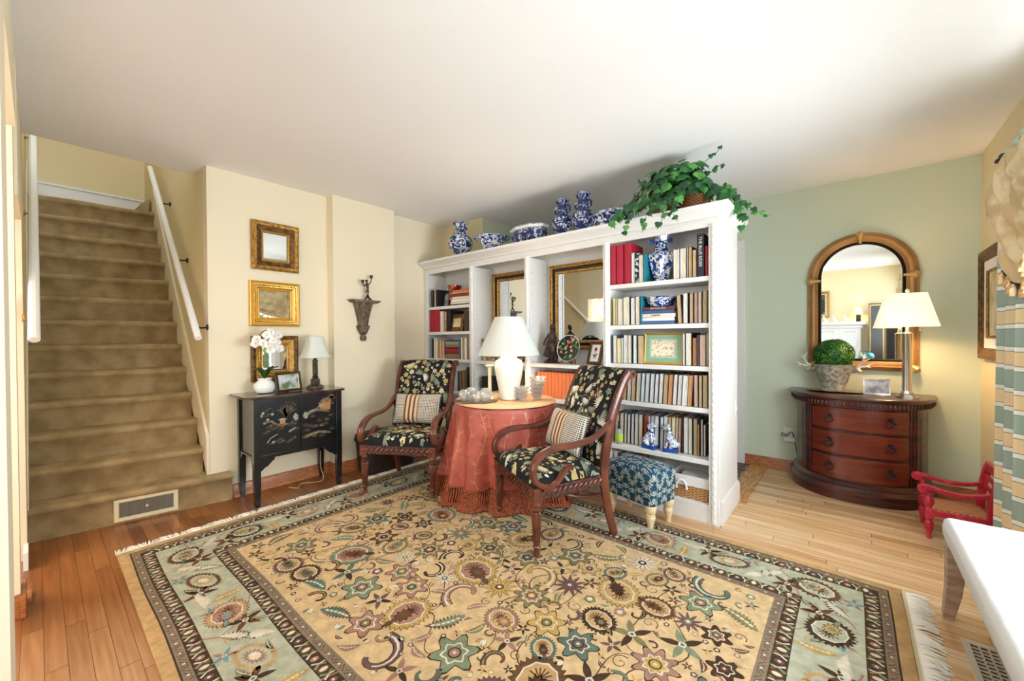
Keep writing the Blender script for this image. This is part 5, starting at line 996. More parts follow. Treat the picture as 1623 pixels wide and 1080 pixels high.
def dmot(R,c='damask_figure'):
    L=[('fan',shp('fan',blob(R*.27,24,.3,c,1,nb=6,ay=1.4)[1],lambda p:p),c,1)]
    for s_ in (-1,1):
        P=[(s_*R*(.15+.5*(t_/12))*1.0+s_*R*.35*sin(t_*.5)*.5,-R*.75+R*1.1*(t_/12)) for t_ in range(13)]; L.append(ribbon(P,R*.075,c,1))
        P=[(s_*(R*.75-R*.30*(1-k/14)*cos(k*.55)),R*.45+R*.30*(1-k/14)*sin(k*.55)) for k in range(14)]; L.append(ribbon(P,R*.085,c,1))
        L+=place([leafs(R*.55,R*.14,c,1,n=6,bend=.2*s_)],s_*R*.15,-R*.45,PI/2-s_*1.1)
    return L+place([leafs(R*.5,R*.14,c,1,n=6)],0,R*.5,PI/2)
for i in range(12):
    for j,zz in enumerate((.185,.262,.325)): stamp(e,place(dmot(.056),(i+.5*(j%2))*1.16/12,zz,0 if j!=1 else PI),lambda x,y,lv:side(x,y))
def topz(x,y): 
    q=max(abs(x)/.19,abs(y)/.132); 
    for a,b_,z0,z1 in ((0,.36,.3742,.3742),(.36,.735,.3742,.3662),(.735,.93,.3662,.3502),(.93,2,.3502,.3402)):
        if q<=b_: return z0+(z1-z0)*(q-a)/(b_-a)+.0016
for x in (-.105,-.035,.035,.105):
    for y in (-.045,.045): stamp(e,place(dmot(.047),x,y,0 if (x>0)^(y>0) else PI),lambda a,b_,lv:(a,b_,topz(a,b_)))
e.build('upholstery',t,ang=1.2)
for sx in (-1,1):
    for sy in (-1,1): e=MB(); e.lathe([(.015,0),(.017,.006),(.016,.02),(.026,.055),(.030,.075),(.024,.083),(.029,.088),(.024,.094),(.034,.112),(.037,.14),(.034,.15)],'cream_wood',24,(sx*.148,sy*.092,0)); e.build('leg',t)
# ================================================================ THINGS ON THE SHELVES
def vase(name,label,cat,loc,pr,m,seg=36,poly=None,sx=1,sy=1,fl=0,fn=0,handles=None,rim=None,group=None,rz=0):
    t=thing(name,label,cat,loc,rz,group); e=MB(); e.lathe(pr,m,seg,sx=sx,sy=sy,fl=fl,fn=fn,poly=poly); e.build('body',t,ang=.9 if not poly else .35)
    if rim: r_,z=rim; e=MB(); e.tube([(r_*cos(2*PI*i/32)*sx,r_*sin(2*PI*i/32)*sy,z) for i in range(32)],.0045,'delft_rim',6,closed=True); e.build('rim',t)
    for P,r_ in (handles or []):
        for s_ in (-1,1): e=MB(); e.tube(smooth_path([(s_*x,0,z) for x,z in P],4),r_,'cobalt' if not rim or rim[0]>9 else 'delft_dark',8); e.build('handle',t)
    return t
G='blue and white china along the top of the bookcase'; ZK=1.9715
g1=[(.045,0),(.05,.006),(.052,.03),(.062,.05),(.095,.105),(.106,.15),(.100,.19),(.078,.225),(.055,.25),(.046,.28),(.044,.325),(.052,.345),(.063,.352),(.063,.362),(.052,.364),(.04,.34)]
vase('double_gourd_vase','bulbous blue and white vase with side handles, leftmost on the bookcase top','vase',(-2.985,2.745,ZK),[(r_*1.18,z*.97) for r_,z in g1],'delft',rim=(.072,.345),handles=[([(.058,.30),(.085,.29),(.09,.25),(.072,.235)],.009)],group=G)
vase('flared_bowl','low white bowl with flared rim and blue landscape, second from left on the bookcase top','bowl',(-2.56,2.75,ZK),[(.075,0),(.08,.03),(.10,.07),(.118,.105),(.17,.128),(.172,.134),(.165,.135),(.11,.115),(.001,.03)],'delft_light',group=G)
vase('octagonal_planter','octagonal dark blue floral planter with white rim on the bookcase top','planter',(-2.13,2.76,ZK),[(.10,0),(.11,.01),(.15,.05),(.165,.09),(.155,.125),(.15,.13)],'delft_dark',8,poly=1,sx=1.12,sy=.62,group=G)
pl=bpy.data.objects['octagonal_planter']; e=MB(); e.lathe([(.15,.128),(.172,.135),(.178,.158),(.168,.160),(.14,.15)],'delft_rim',8,sx=1.12,sy=.62,poly=1); e.build('rim',pl,ang=.3)
e=MB(); e.lathe([(.152,.127),(.170,.132),(.176,.15),(.15,.15)],'porcelain',8,sx=1.13,sy=.625,poly=1); e.build('rim_band',pl,ang=.3)
g2=[(.045,0),(.05,.01),(.055,.02),(.08,.06),(.098,.105),(.098,.145),(.078,.18),(.05,.195),(.046,.205),(.05,.22),(.046,.26),(.043,.285),(.056,.30),(.062,.315),(.060,.328),(.05,.33),(.04,.31)]
for x,sc,l in ((-1.775,.94,'left one of the two tall blue and white garlic-neck vases on the bookcase top'),(-1.585,.97,'right one of the two tall blue and white garlic-neck vases on the bookcase top')):
    vase('garlic_neck_vase',l,'vase',(x,2.745,ZK),[(r_*sc*.93,z*sc) for r_,z in g2],'delft_navy' if 0 else 'delft_dark',rim=(.057*sc,.318*sc),handles=[([(.045,.20),(.066,.215),(.070,.24),(.050,.262)],.009)],group=G)
vase('oval_tureen','low blue and white oval dish beside the ivy on the bookcase top','bowl',(-1.36,2.75,ZK),[(.09,0),(.10,.01),(.135,.05),(.15,.095),(.158,.098),(.158,.11),(.14,.125),(.001,.13)],'delft',sy=.68,rim=(.157,.104),handles=[([(.14,.07),(.175,.078),(.17,.10),(.15,.10)],.006)],group=G)
# right bay
t=vase('hexagonal_vase','tall faceted blue and white vase between books on the top right shelf','vase',(-1.0,2.80,1.5485),[(.045,0),(.05,.008),(.045,.018),(.055,.04),(.088,.14),(.094,.17),(.09,.19),(.056,.215),(.043,.25),(.04,.29),(.052,.325),(.06,.33),(.06,.342),(.05,.343),(.035,.32)],'delft_light',6,poly=1,rz=12)
for s_ in (-1,1): e=MB(); e.box(s_*.062-.011,s_*.062+.011,-.011,.011,.268,.302,'cobalt'); e.box(*sorted((s_*.042,s_*.055)),-.005,.005,.278,.292,'cobalt'); e.build('lug_handle',t,bevel=.002)
vase('footed_bowl','small blue and white bowl with cobalt lugs on the lying books','bowl',(-1.0,2.79,ZST+.001),[(.06,0),(.07,.006),(.088,.03),(.098,.058),(.106,.066),(.104,.069),(.09,.06),(.001,.02)],'delft_light',handles=[([(.095,.052),(.118,.052),(.118,.036),(.09,.036)],.006)])
photo_stand('framed_etching','gold framed landscape etching with sage mat on the third right shelf','',0,.1,.1,[],'',[],'',0) if 0 else None
t=photo_stand('framed_etching',"gold framed landscape etching with sage mat leaning against books on the third right shelf",(-.965,2.735,.983),0,.268,.215,[(0,0),(0,.012),(.006,.016),(.016,.010)],'gold_bright',[([(.016,.010),(.046,.009)],'sage_mat'),([(.046,.009),(.05,.0095)],'pg_cream'),([(.05,.0095),(.054,.009)],'sage_mat')],'paper',7,cat='picture')
def china_dog(x,flip,label):
    t=thing('china_dog',label,'figurine',(x,2.742,.3945),-12 if flip>0 else 12,'china dogs on the fifth shelf'); B('base',(-.05,.05,-.03,.03,0,.026),'cobalt',t,bevel=.004)
    e=MB(); f=flip
    e.tube(smooth_path([(-.030*f,0,.035),(-.022*f,0,.055),(-.004*f,0,.085),(.008*f,0,.115),(.016*f,0,.145)],4),lerp_list([.024,.030,.026,.020,.014],17),'delft_pale',14)
    for s_ in (-1,1):
        e.tube(smooth_path([(.010*f,s_*.012,.11),(.024*f,s_*.014,.07),(.026*f,s_*.014,.034),(.038*f,s_*.014,.030)],4),lerp_list([.011,.009,.007,.008],13),'delft_pale',10); e.tube([(-.028*f,s_*.018,.06),(-.012*f,s_*.022,.042),(.006*f,s_*.022,.031)],[.018,.016,.008],'delft_pale',10)
    e.tube([(-.045*f,0,.035),(-.055*f,.01,.05),(-.05*f,.015,.066)],[.007,.006,.004],'delft_pale',8)
    e.build('dog_body',t); e=MB(); e.sphere((.02*f,0,.165),.021,'delft_pale',16,10,(1.05,.9,1)); e.tube([(.03*f,0,.16),(.052*f,0,.153)],[.013,.009],'delft_pale',10); e.sphere((.056*f,0,.155),.004,'black_plastic',8,6)
    for s_ in (-1,1): e.tube([(.014*f,s_*.018,.178),(.006*f,s_*.025,.16),(.008*f,s_*.024,.142)],[.005,.009,.005],'delft_pale',8); e.sphere((.034*f,s_*.012,.171),.0028,'black_plastic',6,4)
    e.build('head',t)
china_dog(-1.065,1,'left blue and white china dog facing right on a cobalt base'); china_dog(-.922,-1,'right blue and white china dog facing left on a cobalt base')
t=thing('spray_bottle','small clear spray bottle with lime label at the left of the fifth shelf','bottle',(-1.285,2.728,.3945)); e=MB(); e.lathe([(.026,0),(.028,.004),(.028,.085),(.024,.098),(.012,.106),(.011,.112)],'spray_clear',20); e.build('bottle_body',t); e=MB(); e.lathe([(.0286,.02),(.0286,.075)],'label_green',20,cap=False); e.build('label_band',t); e=MB(); e.lathe([(.012,.11),(.012,.13),(.006,.133),(.006,.148),(.010,.15),(.010,.16)],'black_plastic',14); e.build('pump_top',t)
# bottom of the right bay
for i,(a,w,h,col) in enumerate(((-1.335,.03,.215,'cream'),(-1.30,.02,.20,'slate'),(-1.275,.018,.20,'white'),(-1.25,.02,.19,'olive'))): book(a,a+w,h,.1155,col,'s',f'{["cream","slate grey","thin white","olive"][i]} upright book on the bottom board of the right bay','books at the bottom of the right bay',yf=2.74,d=.2)
t=thing('pilates_book','maroon and white paperback lettered PILATES leaning on the bottom board behind the footstool','book',(-1.16,2.80,.117)); t.rotation_euler=(math.radians(-14),math.radians(-4),math.radians(12)); B('page_block',(-.075,.075,-.006,.006,0,.21),'pg_white',t); B('cover',(-.076,.076,-.0075,-.006,0,.211),'photo_white',t); B('title_panel',(-.074,.074,-.0085,-.0075,.11,.205),'cover_maroon',t); text('PILATES',.034,'cover_cream',(0,-.009,.18),(PI/2,0,0),t); e=MB(); e.sphere((.02,-.008,.075),.014,'black_plastic',10,6,(1.4,.05,1)); e.tube([(-.05,-.008,.04),(-.01,-.008,.06),(.05,-.008,.045)],.005,'slate' if 0 else 'cover_slate',6); e.build('cover_picture',t)
def bin_(x,label,full):
    w,d,h=.10 if not full else .122,.108,.15; t=thing('lined_basket',label,'basket',(x,2.822,.1155),0,'lined storage baskets'); e=MB(); loft(e,[rr(w*.93,d*.93,0,.015),rr(w,d,h-.04,.015)],'wicker_tan'); e.build('wicker_body',t,ang=.8)
    e=MB(); loft(e,[rr(w+.004,d+.004,h-.062,.015),rr(w+.008,d+.008,h,.018),rr(w-.004,d-.004,h+.002,.015),rr(w-.01,d-.01,h-.02,.015),rr(w*.9,d*.9,.02,.015)],'bin_liner',False); e.box(-w*.9,w*.9,-d*.9,d*.9,.01,.02,'bin_liner'); e.build('cloth_liner',t,ang=1)
    for s_ in (-1,1): e=MB(); e.tube(smooth_path([(-.045,-d-.008,h-.03),(-.045+s_*.015,-d-.012,h-.035),(-.045+s_*.03,-d-.012,h-.06),(-.045+s_*.032,-d-.011,h-.085)],4),[.006]*12+[.009],'bin_liner',6); e.build('tie',t)
bin_(-.795,'lined wicker basket holding a pale book at the right end of the bottom shelf',1); bin_(-1.035,'white-lined wicker basket behind the footstool on the bottom board',0)
o=B('page_block',(-.085,.085,-.06,.06,0,.016),'pg_cream'); t=thing('paperback','pale paperback lying in the right lined basket','book',(-.76,2.81,.243)); t.rotation_euler=(0,math.radians(4),math.radians(-14)); o.parent=t; B('cover',[(-.087,.087,-.062,.062,.016,.018),(-.087,.087,-.062,.062,-.002,0)],'photo_white',t)
t=thing('wall_outlet','white electrical outlet on the back panel at the bottom of the right bay','outlet',(-1.06,2.9545,.30)); B('plate',(-.058,.058,-.005,0,-.036,.036),'outlet_white',t,bevel=.002); 
for s_ in (-1,1): B('socket',(s_*.026-.016,s_*.026+.016,-.0065,-.005,-.016,.016),'outlet_white',t); B('slot',[(s_*.026-.008,s_*.026-.006,-.007,-.0064,-.006,.006),(s_*.026+.006,s_*.026+.008,-.007,-.0064,-.006,.006)],'dark_hole',t)
# middle bays
t=thing('bronze_figure','bronze statuette of a woman in swirling dress on the middle shelf','statue',(-1.925,2.80,.9555)); B_=MB(); B_.lathe([(.075,0),(.078,.006),(.06,.014),(.045,.03),(.03,.035)],'statue',20,sy=.75,fl=.08,fn=7); B_.build('base',t)
e=MB(); e.tube(smooth_path([(.0,0,.03),(.015,0,.07),(.005,0,.12),(-.004,0,.165),(.0,0,.20),(.002,0,.235),(.0,0,.262),(.0,0,.275)],4),lerp_list([.02,.034,.05,.046,.026,.030,.018,.012],29),'statue',18); e.tube([(.012,-.012,.02),(.02,-.02,.06),(.01,-.01,.11)],[.012,.014,.018],'statue',10); e.tube([(-.02,0,.02),(-.028,.01,.06),(-.01,0,.11)],[.011,.013,.02],'statue',10)
for P in ([(-.02,0,.246),(-.045,-.01,.21),(-.065,-.02,.17),(-.068,-.02,.15)],[(.022,0,.246),(.045,.0,.215),(.05,-.01,.175),(.045,-.02,.15)]): e.tube(smooth_path(P,4),lerp_list([.013,.010,.009,.009],13),'statue',10)
e.build('body',t); e=MB()
for k in range(14): 
    a=k*.45; e.tube(smooth_path([(.02*cos(a),.02*sin(a),.185),(.045*cos(a),.035*sin(a),.13),(.05*cos(a+.5)-.01,.04*sin(a+.5),.085),((.062+.012*sin(k*2))*cos(a+.9)-.012,.05*sin(a+.9),.055+.012*cos(k))],4),lerp_list([.006,.011,.012,.005],13),'statue',8)
e.build('swirling_skirt',t); e=MB(); e.sphere((0,0,.30),.020,'statue',14,10,(.95,1,1.15)); e.sphere((0,.010,.313),.018,'statue',12,8); e.sphere((.004,.02,.32),.010,'statue',8,6); e.sphere((0,-.019,.299),.004,'statue',6,4); e.build('head',t)
e=MB(); e.tube([(.05,-.015,.02),(.052,-.01,.06),(.055,-.005,.10)],[.014,.02,.014],'statue',10); e.sphere((.056,-.006,.125),.014,'statue'); e.tube([(.056,-.02,.10),(.045,-.03,.085),(.035,-.03,.06)],.006,'statue',8); e.build('small_attendant',t)
t=thing('decorative_plate','black enamel plate of pink flowers upright on a wooden stand','plate',(-1.735,2.775,.9555),-3); pl=MB(); pl.M=Matrix.Translation((0,0,.125))@Matrix.Rotation(math.radians(78),4,'X'); pl.lathe([(.001,0),(.06,.0),(.105,.014),(.108,.015),(.106,.018),(.06,.005),(.001,.005)],'plate_black',48); pl.build('plate_body',t)
e=MB(); M0=Matrix.Translation((0,0,.125))@Matrix.Rotation(math.radians(78),4,'X'); r=random.Random(8)
def psf(x,y,lv): 
    d=math.hypot(x,y); z=.0052+max(0,(d-.06))*.29+lv*.0006; return tuple(M0@Vector((x,y,z)))
for k in range(46):
    a=r.random()*6.28; d=.098*r.random()**.5; s_=r.uniform(.008,.02); c=r.choice(['leaf_pink','t_white','t_rose','ivy','ivy_dark','ivy_light','t_cream','turquoise'])
    stamp(e,place([blob(s_,20,.4,c,1+k%3,nb=5),blob(s_*.3,8,0,'t_gold',4)] if k%2 else [leafs(s_*2,s_*.6,c,1,n=5)],d*cos(a)*.85,d*sin(a)*.85,a),psf)
stamp(e,[ribbon([(.107*cos(q*PI/20),.107*sin(q*PI/20)) for q in range(41)],.003,'porcelain',1)],psf) ; e.build('enamel_flowers',t)
e=MB(); 
for s_ in (-1,1): e.tube(smooth_path([(s_*.055,-.045,.004),(s_*.05,-.035,.03),(s_*.04,-.028,.022),(s_*.035,-.02,.04),(s_*.032,.03,.03),(s_*.02,.05,.004)],4),.007,'chair_wood_red',8)
e.tube([(-.045,-.028,.026),(.045,-.028,.026)],.006,'chair_wood_red',8); e.build('stand',t)
photo_stand('picture_frame','walnut framed print of a red flower leaning at the right of the middle shelf',(-1.51,2.80,.9555),-14,.135,.185,[(0,0),(0,.012),(.012,.016),(.022,.010)],'walnut',[([(.022,.010),(.026,.009)],'silver_tray')],'photo_white',16)
pf=bpy.data.objects['picture_frame']; e=MB(); fs=lambda x,y,lv:(x,-.0065-.0006*lv,y); stamp(e,place([blob(.022,20,.5,'t_rose',1,nb=5),blob(.014,16,.4,'cover_red',2,nb=5),blob(.005,8,0,'cover_dark',3)],0,.03)+[ribbon([(0,.015),(-.004,-.01),(.002,-.035)],.0025,'ivy_dark',1)]+place([leafs(.03,.008,'ivy_dark',1)],0,-.02,.6)+place([leafs(.03,.008,'ivy_dark',1)],0,-.03,2.4)+place([blob(.017,16,.4,'photo_grey',1,nb=6)],0,-.03),fs); e.build('flower_print',pf)
vase('glass_dish','small cut glass dish at the right end of the orange books shelf','bowl',(-1.70,2.715,.6695),[(.03,0),(.04,.01),(.05,.03),(.048,.031),(.036,.014),(.001,.008)],'glass',24,fl=.05,fn=10)
t=thing('speaker_box','small black box on the low shelf behind the candlestick','box',(-2.62,2.79,.6705)); B('box_body',(-.07,.07,-.06,.06,0,.135),'black_plastic',t,bevel=.004); B('front_grille',(-.06,.06,-.0625,-.06,.01,.125),'cover_slate' if 0 else 'black_frame',t)
t=thing('floral_box','brown and gold floral patterned box standing on the shelf behind the lamp shade','box',(-2.46,2.80,.9555)); B('box_body',(-.24,.24,-.035,.05,0,.08),'floral_box',t,bevel=.003); B('box_end',(-.262,-.20,-.03,.06,.0805,.205),'floral_box',t,bevel=.003)
e=MB(); e.tube(smooth_path([(-2.60,2.86,.68),(-2.69,2.76,.675),(-2.70,2.72,.73),(-2.66,2.70,.76),(-2.62,2.727,.74)],5),.003,'cord_black',6); tag(e.build('black_cable'),'black cord looping from the small black box on the low shelf','cord')
# left bay
t=vase('red_glazed_vase','red and pink flambe cylinder vase on the top left shelf','vase',(-3.13,2.79,1.5005),[(.045,0),(.05,.006),(.052,.02),(.048,.05),(.055,.08),(.052,.11),(.053,.13),(.06,.155),(.072,.205),(.074,.215),(.066,.214),(.055,.15)],'red_vase',28,fl=.03,fn=6)
photo_stand('photo_frame','silver framed portrait photo leaning beside the red vase',(-3.265,2.80,1.5005),-8,.10,.15,[(0,0),(0,.010),(.012,.012)],'pewter',[([(.012,.012),(.014,.008)],'black_frame')],'photo_grey',10)
photo_stand('photo_frame','wide bronze framed sepia photo leaning on the second left shelf',(-3.04,2.745,1.2385),0,.20,.175,[(0,0),(0,.012),(.008,.016),(.04,.008)],'bronze_frame',[([(.04,.008),(.045,.007)],'gold_bright')],'sepia',10)
t=thing('leaning_frame','small black and gilt frame tilted on top of the lying books','picture frame',(-2.885,2.79,zt_+.002)) if 0 else thing('leaning_frame','small black and gilt frame tilted on top of the lying books','picture frame',(-2.862,2.80,zt+.002)); t.rotation_euler=(0,math.radians(24),0); e=MB(); e.M=Matrix.Translation((0,0,.055)); e.frame(.08,.11,[(0,0),(0,.01),(.008,.012),(.016,.006)],'gold_frame'); e.build('frame',t); B('backing',(-.038,.038,-.004,0,.002,.108),'black_frame',t)
t=thing('purple_album','small purple patterned book leaning between books on the third left shelf','book',(-3.235,2.72,.9605)); t.rotation_euler=(0,math.radians(5),0); B('page_block',(-.022,.022,.0,.14,.002,.183),'pg_white',t); B('cover',[(-.025,-.022,0,.142,0,.185),(.022,.025,0,.142,0,.185),(-.025,.025,-.003,0,0,.185)],'cover_purple',t)
t=thing('white_box','white card box on the lowest visible shelf of the left bay','box',(-2.955,2.80,.465)); B('box_body',(-.085,.085,-.08,.1,0,.095),'photo_white',t,bevel=.003); B('lid',(-.088,.088,-.083,.103,.07,.098),'photo_white',t,bevel=.002)
B('shelf',(-3.45,-2.795,.008,YB,.434,.464),'shelf_white',bpy.data.objects['built_in_bookcase'],bevel=.002)
for i in range(3): book(-2.862+i*.022,-2.843+i*.022,.075,.4645,'tan','s',f'tiny tan book, {ORD[i]} from the left beside the white card box','tiny tan books',yf=2.72,d=.1)
# ================================================================ IVY
t=thing('potted_ivy','trailing green ivy in brown wicker baskets at the right end of the bookcase top','plant',(-.90,2.82,ZK)); r=random.Random(17)
for x,y,w_ in ((-.09,-.03,.085),(.115,.0,.095)):
    e=MB(); e.lathe([(w_*.8,0),(w_*.95,.03),(w_,.10),(w_*1.06,.115),(w_*1.0,.12),(w_*.8,.10)],'wicker_brown',32,(x,y,0)); e.build('wicker_pot',t)
LV=[(0,0),(-.16,-.12),(-.42,-.10),(-.50,.16),(-.36,.34),(-.34,.58),(-.14,.62),(0,1.0),(.14,.62),(.34,.58),(.36,.34),(.50,.16),(.42,-.10),(.16,-.12)]
def ivy_leaf(e,p,nrm,d,s_,m):
    nrm=nrm.normalized(); d=(d-nrm*d.dot(nrm)); d=d.normalized() if d.length>.01 else nrm.orthogonal().normalized(); w=d.cross(nrm)
    vs=[tuple(p+w*(x*s_)+d*(y*s_)+nrm*(-abs(x)*.35*s_-y*y*.18*s_)) for x,y in LV]+[tuple(p+d*.45*s_+nrm*.02*s_)]
    k=len(LV); e.add(vs,[(i,(i+1)%k,k) for i in range(k)],m)
e=MB(); st=MB(); top=.425
def ms(): return r.choice(['ivy','ivy','ivy_dark','ivy_light','ivy','ivy_dark'])
for i in range(300):
    a=r.random()*6.28; q=r.random()**.6; el=r.uniform(-.05,1.35); R=(.27*cos(el)+.03)*q; x,y=R*cos(a),R*sin(a)*.62; z=.12+.24*sin(el)*(.55+.45*q)+.02*r.random()
    p=Vector((x-.01,y-.01,min(z,top))); n_=Vector((x,y-.10,z*.7-.02)).normalized()+Vector((r.uniform(-.4,.4),r.uniform(-.5,.1),r.uniform(-.2,.5))); ivy_leaf(e,p,n_,Vector((r.uniform(-1,1),r.uniform(-.4,.4),r.uniform(-1,.2))),r.uniform(.05,.095),ms())
def trail(P,n,s0=.06,s1=.04):
    P=smooth_path(P,6); st.tube(P,.0022,'vine_stem',5)
    for i in range(n):
        q,d=seg_interp(P,(i+.5)/n); ivy_leaf(e,q+Vector((r.uniform(-.02,.02),-.015-.02*r.random(),r.uniform(-.015,.015))),Vector((r.uniform(-.5,.5),-1,r.uniform(-.1,.7))),Vector((r.uniform(-.9,.9),0,-1)),s0+(s1-s0)*i/n*r.uniform(.8,1.2),ms())
trail([(-.08,-.08,.13),(-.2,-.2,.10),(-.28,-.30,.03),(-.33,-.33,-.04)],13,.065,.05)
trail([(-.1,-.08,.13),(-.18,-.24,.05),(-.22,-.30,-.05),(-.25,-.31,-.12)],9,.06,.035)
trail([(-.05,-.08,.13),(-.08,-.25,.03),(-.10,-.31,-.05),(-.12,-.31,-.13)],10,.06,.035)
trail([(.0,-.08,.13),(.0,-.26,.05),(.02,-.31,-.02),(.0,-.31,-.10)],9,.065,.045)
trail([(.06,-.08,.13),(.08,-.25,.05),(.07,-.31,-.03),(.10,-.31,-.10)],9,.065,.035)
trail([(-.15,-.02,.12),(-.25,-.12,.12),(-.30,-.2,.06),(-.27,-.3,.0)],9,.06,.05)
trail([(.15,0,.14),(.27,-.05,.12),(.35,-.03,.02),(.39,.0,-.05),(.40,.02,-.12)],14,.08,.05)
trail([(.18,0,.14),(.30,.0,.14),(.40,.02,.03),(.46,.06,-.03),(.52,.10,-.06)],13,.075,.03)
trail([(.1,0,.25),(.18,-.02,.33),(.25,-.02,.37),(.28,-.02,.41)],6,.045,.025); trail([(.15,0,.22),(.24,0,.28),(.29,0,.30)],5,.045,.03); trail([(-.15,0,.2),(-.22,-.05,.28),(-.27,-.05,.30)],5,.045,.02)
e.build('foliage',t,ang=3); st.build('stems',t)
# ================================================================ BOW CHEST
t=thing('bow_front_chest','half-round mahogany chest of three drawers with bronze ring pulls','chest of drawers',(.045,4.185,0)); 
def bow(w,d,n=48,k=2.35,a0=0,a1=PI):
    P=[]
    for i in range(n+1):
        a=a0+(a1-a0)*i/n; c,s_=cos(a),sin(a); P.append((-w*(1 if c>0 else -1)*abs(c)**(2/k),-d*abs(s_)**(2/k)))
    return P
def slab(e,w,d,z0,z1,m,k=2.35): e.prism(bow(w,d,k=k),z0,z1,m,'z')
ZT2=.735
def mould(name,prof,m):
    e=MB(); R=[[(x,y,z) for x,y in bow(w,d)] for w,d,z in prof]; k=len(R[0]); vs=[p for Q in R for p in Q]; e.add(vs,[(j*k+i,j*k+i+1,(j+1)*k+i+1,(j+1)*k+i) for j in range(len(R)-1) for i in range(k-1)]+[tuple(range(k))[::-1],tuple(range((len(R)-1)*k,len(R)*k))],m); return e.build(name,t,ang=.5)
mould('top',[(.415,.515,.708),(.43,.532,.712),(.436,.538,.722),(.432,.534,.732),(.422,.524,ZT2)],'dark_mahogany')
mould('frieze',[(.40,.50,.655),(.412,.512,.66),(.412,.512,.708)],'dark_mahogany')
e=MB(); P=bow(.412,.512,200)
acc=0; last=P[0]
for i in range(1,len(P)):
    acc+=math.hypot(P[i][0]-last[0],P[i][1]-last[1]); last=P[i]
    if acc>.021 and P[i][1]<-.03: acc=0; x,y=P[i]; d=Vector((x*.7/.412**2,y/.512**2,0)).normalized(); c=Vector((x,y,0))+d*.002; u=Vector((-d.y,d.x,0)); e.tube([tuple(c+Vector((0,0,.668))),tuple(c+d*.005+Vector((0,0,.684))),tuple(c+Vector((0,0,.700)))],[.003,.0085,.004],'dark_mahogany',6); e.sphere(tuple(c+d*.004+Vector((0,0,.694))),.005,'carved_wood',6,4)
e.build('egg_and_dart_carving',t,ang=1)
mould('case',[(.385,.485,.125),(.385,.485,.655)],'dark_mahogany')
mould('plinth',[(.425,.53,.0),(.425,.53,.055),(.432,.537,.06),(.432,.537,.075),(.42,.525,.085),(.41,.512,.10),(.412,.514,.11),(.398,.498,.125),(.386,.486,.135)],'dark_mahogany')
def arcpt(x,off=0,w=.385,d=.485,k=2.35): return (x,-(d+off)*(1-min(1,abs(x/w))**k)**(1/k))
for z0,z1,lb in ((.497,.648,1),(.322,.474,2),(.148,.300,3)):
    e=MB(); n=28; xs=[-.262+.524*i/n for i in range(n+1)]; F_=[arcpt(x,.013) for x in xs]; K_=[arcpt(x,-.006) for x in xs]; e.prism(F_+K_[::-1],z0,z1,'mahogany_front','z'); dr=e.build('drawer',t,bevel=.002)
    for x in (-.16,.165):
        px,py=arcpt(x,.013); a=math.atan2(arcpt(x+.01)[1]-arcpt(x-.01)[1],.02); e=MB(); e.M=Matrix.Translation((px,py,(z0+z1)/2))@Matrix.Rotation(a,4,'Z'); e.lathe([(.001,0)],'iron',3) if 0 else None
        for k in range(7):
            q=-1.3+k*.433; e.tube([(0,-.006,.012),(.016*sin(q),-.012,.014+.020*cos(q))],[.004,.006],'iron',8)
        e.sphere((0,-.010,.012),.008,'iron',10,6); e.tube([(.026*cos(q_),-.014,-.008+.020*sin(q_)) for q_ in [2*PI*i/22 for i in range(22)]],.0042,'iron',8,closed=True); e.sphere((0,-.016,-.029),.005,'iron',8,6); e.build('ring_pull',dr)
for s_ in (-1,1):
    for dx in (.274,.289,.304):
        e=MB(); x,y=arcpt(s_*dx,.010); e.box(x-.0045,x+.0045,y,y+.03,.135,.655,'dark_mahogany'); e.build('reeded_pilaster',t,bevel=.003)
    e=MB(); n=14; xs=[s_*(.33+.048*i/n) for i in range(n+1)]; Fp=[arcpt(x,.010) for x in xs]+[(s_*.375,-.12)]; Kp=[(s_*.36,-.15),(s_*.30,-.28)]; e.prism(Fp+Kp,.20,.60,'dark_mahogany','z'); e.build('side_panel',t,bevel=.004)
e=MB(); e.lathe([(.13,0),(.15,.003),(.185,.008),(.188,.010),(.15,.007),(.001,.004)],'silver_tray',40,sx=1,sy=.62); tt=thing('silver_tray','dark silver oval tray under the planter on the mahogany chest','tray',(-.09,4.00,ZT2+.001)); e.build('tray_plate',tt)
t=thing('stag_planter','textured silver planter with antler handles holding a clipped ball','planter',(-.10,4.00,ZT2+.0055)); e=MB(); e.lathe([(.068,0),(.075,.012),(.072,.02),(.088,.07),(.108,.14),(.126,.20),(.130,.208),(.12,.21),(.10,.14)],'silver_pot',36); e.build('pot',t)
for s_ in (-1,1):
    e=MB(); e.M=Matrix.Diagonal((1.15,1.1,1.2,1)); e.tube([(s_*.10,-.01,.14),(s_*.125,-.02,.15),(s_*.145,-.03,.125)],[.018,.016,.009],'silver_pot',10)
    for P in ([(.12,-.02,.155),(.15,-.02,.19),(.165,-.01,.24)],[(.15,-.02,.19),(.185,-.025,.215)],[(.145,-.02,.18),(.155,-.05,.21),(.17,-.06,.225)],[(.158,-.015,.215),(.14,-.01,.25)],[(.12,-.01,.155),(.17,-.02,.165),(.20,-.02,.185)],[(.17,-.02,.167),(.19,-.04,.16)]): e.tube([(s_*x,y,z) for x,y,z in P],[.006]*(len(P)-1)+[.003],'antler',7)
    e.build('stag_head_handle',t)
t2=thing('boxwood_ball','clipped round green boxwood ball in the silver planter','plant',(-.10,4.00,ZT2+.285)); e=MB(); e.sphere((0,0,0),.115,'boxwood_dark',24,16); e.build('core',t2); e=MB(); r=random.Random(5); foliage_cloud(e,(0,0,0),(.128,.128,.118),4600,.008,['boxwood','boxwood_light','boxwood','boxwood_dark'],r); e.build('foliage',t2,ang=.1)
